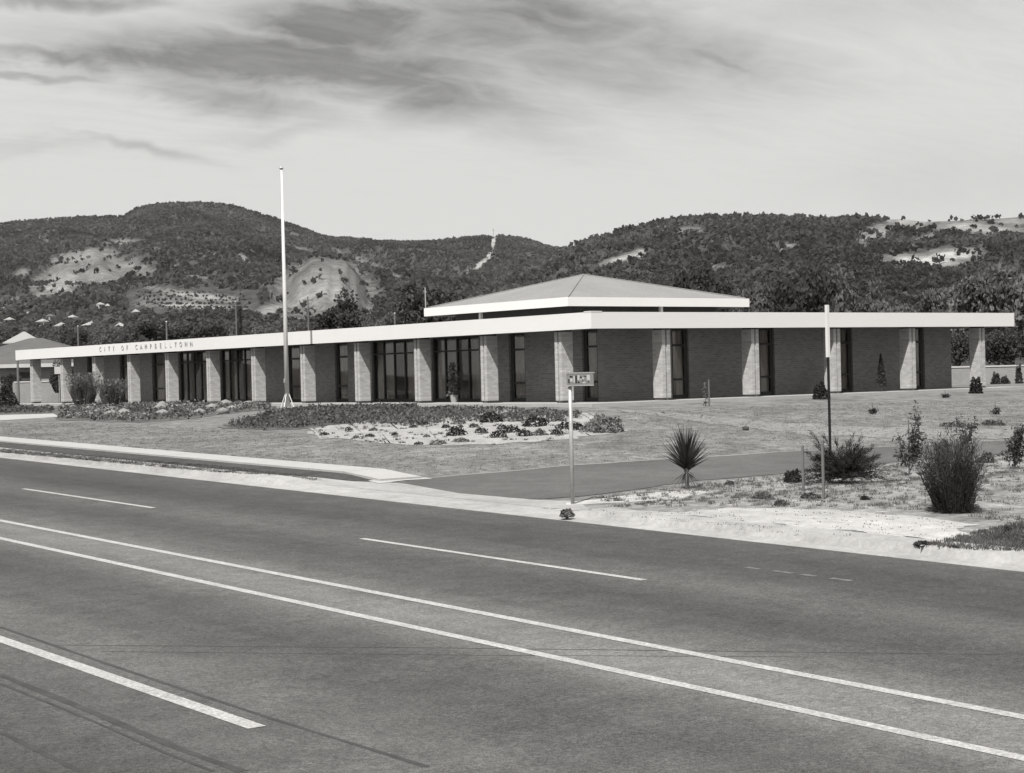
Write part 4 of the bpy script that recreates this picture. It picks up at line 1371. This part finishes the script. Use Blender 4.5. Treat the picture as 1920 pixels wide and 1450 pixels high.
# two tall bushes at the left end
for px, py, rw, rh, lb in ((158, 766, 30, 78, 'tall loose bush before the left columns, the left of a pair'), (211, 768, 27, 66, 'rounded bush before the left columns, the right and shorter of a pair')):
    P = gp(px, py); Z = depth(P); S_ = Z / FPX
    rng = np.random.default_rng(px)
    t = thing('tall_bush', lb, 'bush', P, 0, 'pair of tall bushes at the left end')
    n_ = 900
    th = rng.uniform(0, 6.28, n_); rr_ = np.sqrt(rng.uniform(0, 1, n_)) * rw * S_ * .5
    Bp = np.stack([np.cos(th) * rr_, np.sin(th) * rr_, np.zeros(n_)], 1)
    Dr = np.stack([np.cos(th) * rng.uniform(.0, .42, n_), np.sin(th) * rng.uniform(.0, .42, n_), np.ones(n_)], 1)
    V, F = blades(Bp, Dr, rng.uniform(.45, 1.0, n_) * rh * S_, np.full(n_, .018), rng, 3, .12)
    link('stems', fastmesh('stems', V, F, M['leafmid']), t)
    Pp = Bp[:700] + Dr[:700] * (rng.uniform(.2, .95, 700) * rh * S_ * .9)[:, None]
    V, F = cards(Pp, .085, rng, .4, 1.)
    link('foliage', fastmesh('foliage', V, F, M['leafmid']), t)
P = gp(10, 768); Z = depth(P)
shrub('round_bush', 'dark rounded bush at the far left edge before the low wall', 'bush', P, 24 / FPX * Z, 46 / FPX * Z, 1300, .09, M['leafdark'], 43)
# plants against the verandah
P = np.array([1.2, 10.3, 0.])
t = thing('verandah_plant', 'slender leafy plant standing by the dark entrance glass', 'plant', P)
rng = np.random.default_rng(5)
Pp = np.stack([rng.normal(0, .13, 260), rng.normal(0, .13, 260), rng.uniform(.25, 1.6, 260)], 1)
V, F = cards(Pp, .075, rng); link('foliage', fastmesh('foliage', V, F, M['leafmid']), t)
obj('stem', MB().tube([(0, 0, 0), (.02, 0, .8), (0, .02, 1.5)], [.018, .012, .005], 6), M['bark'], t)
obj('pot', MB().tube([(0, 0, 0), (0, 0, .3), (0, 0, .32), (0, 0, .27)], [.13, .19, .17, .12], 14), M['slab'], t)
for px, py, lb, sc, mt_ in ((1263, 748, 'arching leaves of a strappy plant at the foot of the first right column', 1., 'leafpale'), (286, 754, 'dark spiky plant in the shade between the left columns', .8, 'leafdark')):
    P = gp(px, py)
    t = thing('strap_plant', lb, 'plant', P)
    rng = np.random.default_rng(px)
    n_ = 16
    th = rng.uniform(0, 6.28, n_)
    Dr = np.stack([np.cos(th) * .7, np.sin(th) * .7, np.ones(n_)], 1)
    for k in range(n_):
        V, F = blades(np.zeros((1, 3)), Dr[k:k + 1], np.array([.75 * sc * rng.uniform(.7, 1.1)]), np.array([.03]), rng, 5, .55)
        link('leaf', fastmesh('leaf', V, F, M[mt_]), t)
# small things on the lawn before the right front
for px, py, rw, rh, lb in ((1539, 749, 15, 35, 'round clipped bush on the lawn beside the marker post'), (1830, 738, 13, 34, 'dark round bush in front of the last right column')):
    P = gp(px, py); Z = depth(P)
    shrub('clipped_bush', lb, 'bush', P, rw / FPX * Z, rh / FPX * Z, 1100, .05, M['conifer'], px, 'round bushes before the right front')
P = gp(1653, 740); Z = depth(P); S_ = Z / FPX
t = thing('conical_sapling', 'conical sapling before the dark brick wall between the right columns', 'sapling', P)
rng = np.random.default_rng(8); n_ = 900
h = rng.uniform(.12, 1, n_) ** .8; th = rng.uniform(0, 6.28, n_)
rr_ = (1.02 - h) * 15 * S_ * np.sqrt(rng.uniform(.1, 1, n_))
V, F = cards(np.stack([np.cos(th) * rr_, np.sin(th) * rr_, h * 76 * S_], 1), .045, rng); link('foliage', fastmesh('foliage', V, F, M['leafdark']), t)
obj('stem', MB().tube([(0, 0, -.05), (0, 0, 66 * S_)], [.025, .006], 6), M['bark'], t)
P = gp(1330, 762); S_ = depth(P) / FPX
t = thing('staked_sapling', 'thin sapling tied to a stake before the dark wall', 'sapling', P)
obj('stake', MB().box((-.02, -.02, -.1), (.02, .02, 50 * S_)), M['stake'], t)
obj('stem', MB().tube([(-.13, .05, 0), (-.12, .05, 30 * S_), (-.14, .05, 46 * S_)], [.014, .01, .004], 5), M['bark'], t)
V, F = cards(np.stack([rng.normal(-.12, .05, 60), rng.normal(.05, .05, 60), rng.uniform(.02, .85, 60)], 1), .04, rng); link('foliage', fastmesh('foliage', V, F, M['leafmid']), t)
for px, py, rh, lb in ((1637, 777, 22, 'tiny stemmed plant on the lawn below the conical sapling'), (1867, 777, 25, 'tiny plant on the lawn at the right below the last column'), (1773, 746, 14, 'tiny leaning plant by the verandah edge near the right end')):
    P = gp(px, py); S_ = depth(P) / FPX
    t = thing('small_plant', lb, 'plant', P)
    V, F = cards(np.stack([rng.normal(0, .07, 90), rng.normal(0, .07, 90), rng.uniform(.02, rh * .45 * S_, 90)], 1), .05, rng); link('foliage', fastmesh('foliage', V, F, M['leafdark']), t)
    obj('stem', MB().tube([(0, 0, 0), (-.03, 0, rh * S_)], [.015, .008], 5), M['bark'], t)
P = gp(1398, 807)
tag(link('stone', fastmesh('stone', ICO_V * (1 + RNG.uniform(-.2, .2, (len(ICO_V), 1))) * np.array([.11, .1, .09]), ICO_F, M['darkrock']), None, P + np.array([0, 0, .05])), 'small dark stone alone on the lawn', 'rock')

# ------------------------------------------------------------------ the planted corner at the right
P = gp(1288, 918); S_ = depth(P) / FPX
pt = thing('palm_lily', 'young spiky palm lily with a dark fan of stiff leaves at the driveway edge', 'palm', P)
obj('trunk', MB().tube([(0, 0, -.06), (.01, 0, 12 * S_), (0, 0, 40 * S_)], [.05, .042, .05], 9), M['bark'], pt)
rng = np.random.default_rng(3)
protos = []
for k in range(6):
    V, F = blades(np.zeros((1, 3)), np.array([[0., 0, 1]]), np.array([1.]), np.array([.030]), rng, 4, .0)
    V[:, 0] += .05 * (V[:, 2]) ** 2 * rng.uniform(.3, 2.)
    V[:, 1] *= 1
    protos.append((fastmesh('leaf', V, F, M['leafpalm']), fastmesh('leaf', V, F, M['leafdry'])))
for k in range(170):
    th = k * 2.39996
    inc = R(3 + 60 * (k / 170) ** 1.25)
    Lf = rng.uniform(74, 92) * S_ * (1.0 - .40 * k / 170)
    l_ = link('leaf', protos[k % 6][0], pt, (0, 0, (36 + rng.uniform(-2, 6)) * S_))
    l_.rotation_euler = (0, inc, th); l_.scale = (Lf * 1., Lf * .75, Lf)
for k in range(40):
    th = k * 2.39996 + .5
    l_ = link('leaf', protos[k % 6][1], pt, (0, 0, 34 * S_))
    l_.rotation_euler = (0, R(rng.uniform(108, 150)), th)
    Lf = rng.uniform(30, 52) * S_; l_.scale = (Lf, Lf * .7, Lf)

P = gp(1583, 908); S_ = depth(P) / FPX
jt = thing('spreading_conifer', 'low spreading conifer with spiky arching branches behind two stakes', 'conifer', P)
rng = np.random.default_rng(12)
twigs = MB(); PV = []; DV = []
side = np.array([RT[0], RT[1]])
for k in range(84):
    th = rng.uniform(0, 6.28)
    elv = rng.uniform(.15, 1.15)
    Lb_ = rng.uniform(62, 92) * S_ * (1 if elv < .8 else .95)
    dr = np.array([math.cos(th) * math.cos(elv), math.sin(th) * math.cos(elv), math.sin(elv)])
    pts = [np.array([0, 0, .12]) + dr * Lb_ * t_ + np.array([0, 0, -.28 * Lb_ * t_ * t_]) for t_ in (0, .35, .7, 1.)]
    twigs.tube(pts, [.012, .008, .005, .002], 4)
    for _ in range(105):
        t_ = rng.uniform(.25, 1.)
        q = np.array([0, 0, .12]) + dr * Lb_ * t_ + np.array([0, 0, -.28 * Lb_ * t_ * t_]) + rng.normal(0, .022, 3)
        PV.append(q); DV.append(dr + rng.normal(0, .45, 3))
for (ux, uy) in ((-62, 100), (-52, 78), (-38, 92), (-70, 62), (-15, 84), (8, 78), (25, 74), (42, 66), (55, 70), (-30, 66), (66, 52), (-2, 70), (34, 84), (-48, 50), (18, 90)):
    e_ = np.array([side[0] * ux * S_, side[1] * ux * S_, uy * S_])
    pts = [np.array([0, 0, .2]), e_ * .5 + np.array([0, 0, .1]), e_]
    twigs.tube(pts, [.012, .008, .002], 4)
    for _ in range(110):
        t_ = rng.uniform(.3, 1.)
        PV.append(np.array([0, 0, .2]) * (1 - t_) + e_ * t_ + rng.normal(0, .022, 3)); DV.append(e_ / np.linalg.norm(e_) + rng.normal(0, .5, 3))
obj('branches', twigs, M['bark'], jt)
V, F = blades(np.array(PV), np.array(DV), rng.uniform(.06, .15, len(PV)), np.full(len(PV), .006), rng, 1, .1)
link('foliage', fastmesh('foliage', V, F, M['conifer']), jt)
for px, py, yt, lb in ((1506.5, 921, 836, 'thin wooden stake left of the spreading conifer'), (1544.5, 937, 826, 'thin wooden stake in front of the spreading conifer')):
    P = gp(px, py); S_ = depth(P) / FPX
    t = thing('stake', lb, 'stake', P, .3)
    obj('shaft', MB().box((-.019, -.019, -.1), (.019, .019, (py - yt) * S_)), M['stake'], t)
    obj('tip', MB().add([(-.019, -.019, (py - yt) * S_), (.019, -.019, (py - yt) * S_), (.019, .019, (py - yt) * S_), (-.019, .019, (py - yt) * S_), (0, 0, (py - yt + 3) * S_)], [(0, 1, 4), (1, 2, 4), (2, 3, 4), (3, 0, 4)]), M['stake'], t)
P = gp(1487, 905); S_ = depth(P) / FPX
shrub('dark_bush', 'small dark dense bush left of the wooden stakes', 'bush', P, 19 * S_, 25 * S_, 900, .03, M['conifer'], 51)

P = gp(1788, 961); S_ = depth(P) / FPX
bt = thing('reed_clump', 'big upright clump of reedy bamboo-like stems in the dry ground', 'shrub', P)
rng = np.random.default_rng(21); n_ = 620
th = rng.uniform(0, 6.28, n_); rr_ = np.sqrt(rng.uniform(0, 1, n_)) * 31 * S_
Bp = np.stack([np.cos(th) * rr_, np.sin(th) * rr_, np.full(n_, -.02)], 1)
lean = rng.uniform(.0, .46, n_) * (rr_ / (31 * S_)) + rng.uniform(0, .05, n_)
Dr = np.stack([np.cos(th) * lean, np.sin(th) * lean, np.ones(n_)], 1)
Ls = rng.uniform(.40, 1.05, n_) ** .8 * 186 * S_ * (1 - .35 * (rr_ / (31 * S_)))
V, F = blades(Bp, Dr, Ls, np.full(n_, .008), rng, 3, .03)
link('stems', fastmesh('stems', V, F, M['reed']), bt)
k_ = rng.integers(0, n_, 5200)
t_ = rng.uniform(.12, 1., 5200)
Pp = Bp[k_] + Dr[k_] / np.linalg.norm(Dr[k_], axis=1)[:, None] * (Ls[k_] * t_)[:, None] + rng.normal(0, .012, (5200, 3))
V, F = blades(Pp, Dr[k_] + rng.normal(0, .5, (5200, 3)) + np.array([0, 0, .2]), rng.uniform(.06, .19, 5200), np.full(5200, .007), rng, 1, .2)
link('foliage', fastmesh('foliage', V, F, M['reed']), bt)
n_ = 700
th = rng.uniform(0, 6.28, n_)
V, F = blades(np.stack([np.cos(th) * 24 * S_ * rng.uniform(.3, 1.2, n_), np.sin(th) * 24 * S_ * rng.uniform(.3, 1.2, n_), np.zeros(n_)], 1), np.stack([np.cos(th), np.sin(th), rng.uniform(.15, .9, n_)], 1),
              rng.uniform(.15, .42, n_), np.full(n_, .006), rng, 2, .3)
link('skirt', fastmesh('skirt', V, F, M['conifer']), bt)


def loose_sapling(px, py, w, h, n, label, mt_, seed):
    P = gp(px, py); S_ = depth(P) / FPX
    t = thing('young_tree', label, 'sapling', P, 0)
    rng = np.random.default_rng(seed)
    st = MB(); PV = []
    for k in range(11):
        b0 = rng.uniform(.02, .4) * h * S_
        a_ = rng.uniform(0, 6.28)
        e_ = np.array([math.cos(a_) * w * S_ * rng.uniform(.3, .8), math.sin(a_) * w * S_ * rng.uniform(.3, .8), h * S_ * rng.uniform(.3, 1.)])
        st.tube([(0, 0, b0), e_ * .5 + np.array([0, 0, b0 * .5]), e_], [.012, .008, .003], 4)
        for _ in range(n // 11):
            u = rng.uniform(.2, 1.)
            PV.append(np.array([0, 0, b0]) * (1 - u) + e_ * u + rng.normal(0, .05, 3))
    st.tube([(0, 0, -.05), (.02, 0, h * .5 * S_), (0, 0, h * .8 * S_)], [.022, .014, .005], 6)
    obj('branches', st, M['bark'], t)
    V, F = cards(np.array(PV), .048, rng, .35); link('foliage', fastmesh('foliage', V, F, M[mt_]), t)


loose_sapling(1705, 893, 44, 140, 700, 'loose open young tree just left of the reed clump', 'sapling', 61)
loose_sapling(1902, 882, 34, 92, 700, 'bushy young tree at the right edge behind the reed clump', 'sapling', 62)
loose_sapling(1810, 850, 34, 70, 300, 'thin young tree behind the reed clump', 'sapling', 63)
for px, py, rw, rh, lb, mt_ in ((1850, 868, 16, 22, 'low grey bush right of the reed clump', 'cushionpale'), (1765, 845, 14, 18, 'low grey bush behind the reed clump', 'cushionpale'), (1790, 800, 30, 10, 'low dark planting on the lawn, left of the two at the right', 'cover'), (1862, 797, 26, 10, 'low dark planting on the lawn, the right of two', 'cover'),
                                (1063, 968, 13, 14, 'grass tuft at the foot of the street sign', 'leafdry'), (1367, 910, 8, 9, 'small tuft between the palm lily and the dark bush', 'leafmid'), (1430, 935, 20, 8, 'flat grey weed below the dark bush', 'cushionpale'), (1520, 935, 18, 11, 'flat grey weed between the two stakes', 'cushionpale'), (1465, 948, 14, 10, 'grey weed clump above the pale sand', 'cushionpale'), (1621, 938, 7, 7, 'small dark tuft below the spreading conifer', 'leafdark'), (1887, 1000, 7, 12, 'small dark weed at the right above the kerb', 'leafdark'), (1730, 1022, 14, 5, 'flat dark weed on the kerb edge of the sand', 'leafdark')):
    P = gp(px, py); S_ = depth(P) / FPX
    shrub('low_plant', lb, 'plant', P, rw * S_, rh * S_, 380, .035, M[mt_], px)
# light and dark stones and dry tufts over the bare ground
for k in range(44):
    px, py = random.uniform(1120, 1919), random.uniform(868, 960)
    if py < 938 - (px - 1110) * .11: continue
    P = gp(px, py)
    r_ = random.uniform(.025, .08) * (2.2 if k % 11 == 0 else 1)
    tag(link('rock', fastmesh('rock', ICO_V * (1 + RNG.uniform(-.25, .25, (len(ICO_V), 1))) * np.array([r_, r_ * .8, r_ * .6]), ICO_F, M['rock']), None, P + np.array([0, 0, r_ * .3])),
        'small pale stone lying on the dry ground around the young plants', 'rock', 'stones on the dry ground')


def tufts(name, poly, n, L, W, material, seed, per=14):
    rng = np.random.default_rng(seed)
    G = np.array([gp(*q)[:2] for q in poly]); lo, hi = G.min(0), G.max(0); pl = [tuple(q) for q in G]
    Bp, Dr = [], []
    k = 0
    while k < n:
        x, y = rng.uniform(lo[0], hi[0]), rng.uniform(lo[1], hi[1])
        if not inpoly(x, y, pl): continue
        k += 1
        z = gz(x, y) + .01
        for _ in range(per):
            th = rng.uniform(0, 6.28)
            Bp.append((x + rng.normal(0, .04), y + rng.normal(0, .04), z)); Dr.append((math.cos(th) * rng.uniform(.1, .9), math.sin(th) * rng.uniform(.1, .9), 1.))
    V, F = blades(np.array(Bp), np.array(Dr), rng.uniform(.5, 1.2, len(Bp)) * L, np.full(len(Bp), W), rng, 2, .3)
    tag(link(name, fastmesh(name, V, F, material)), kind='stuff')


tufts('dry_grass', [(1120, 935), (1300, 908), (1500, 890), (1720, 868), (1919, 850), (1919, 990), (1800, 965), (1560, 955), (1370, 950), (1150, 955)], 900, .09, .005, M['straw'], 31)
tufts('weeds', [(1120, 935), (1300, 908), (1500, 890), (1720, 868), (1919, 850), (1919, 990), (1800, 965), (1560, 955), (1370, 950), (1150, 955)], 260, .07, .006, M['cushionpale'], 32)
tufts('lawn_grass', [(0, 832), (300, 856), (560, 880), (760, 896), (900, 888), (1250, 860), (1480, 846), (1919, 835), (1919, 750), (1500, 760), (1150, 775), (1180, 812), (1080, 830), (800, 838), (570, 818), (420, 805), (250, 797), (0, 792)], 9000, .035, .007, M['straw'], 33, 5)
tufts('verge_grass', [(0, 850), (400, 886), (600, 904), (600, 900), (400, 874), (0, 842)], 2200, .04, .007, M['cover'], 34, 8)

tufts('gravel_weeds', [(570, 808), (640, 782), (850, 772), (1085, 776), (1180, 806), (1000, 834), (780, 838), (640, 828)], 230, .09, .010, M['cushionpale'], 35, 16)
for px, py, rw, rh, lb in ((1911, 728, 7, 34, 'narrow dark shrub before the pale wall at the right edge'), (1868, 728, 9, 18, 'small dark shrub before the pale wall beside the end column'), (1885, 730, 8, 10, 'low shrub between two others before the pale wall')):
    q = uvec(px, py, 93.)
    shrub('wall_shrub', lb, 'shrub', (q[0], q[1], gz(q[0], q[1])), rw / FPX * 93, rh / FPX * 93 + .15, 500, .07, M['leafdark'], px)

cover('grey_ground_cover', [(425, 802), (470, 790), (520, 772), (620, 765), (780, 765), (790, 778), (700, 786), (640, 796), (560, 804), (480, 806)], 1500, .06, .5, M['cushionpale'])
cover('grey_ground_cover', [(108, 786), (112, 766), (200, 762), (320, 762), (420, 760), (510, 762), (500, 768), (420, 776), (320, 788), (250, 792), (170, 789)], 2600, .07, .55, M['leafsilver'])
tufts('sand_litter', [(1010, 955), (1150, 958), (1280, 962), (1370, 952), (1560, 958), (1700, 968), (1800, 985), (1800, 1010), (1500, 1006), (1200, 985)], 160, .035, .006, M['leafdry'], 36, 5)

tufts('rough_grass', [(1735, 1024), (1800, 1008), (1919, 980), (1919, 1036), (1830, 1033)], 420, .08, .006, M['cover'], 37, 9)
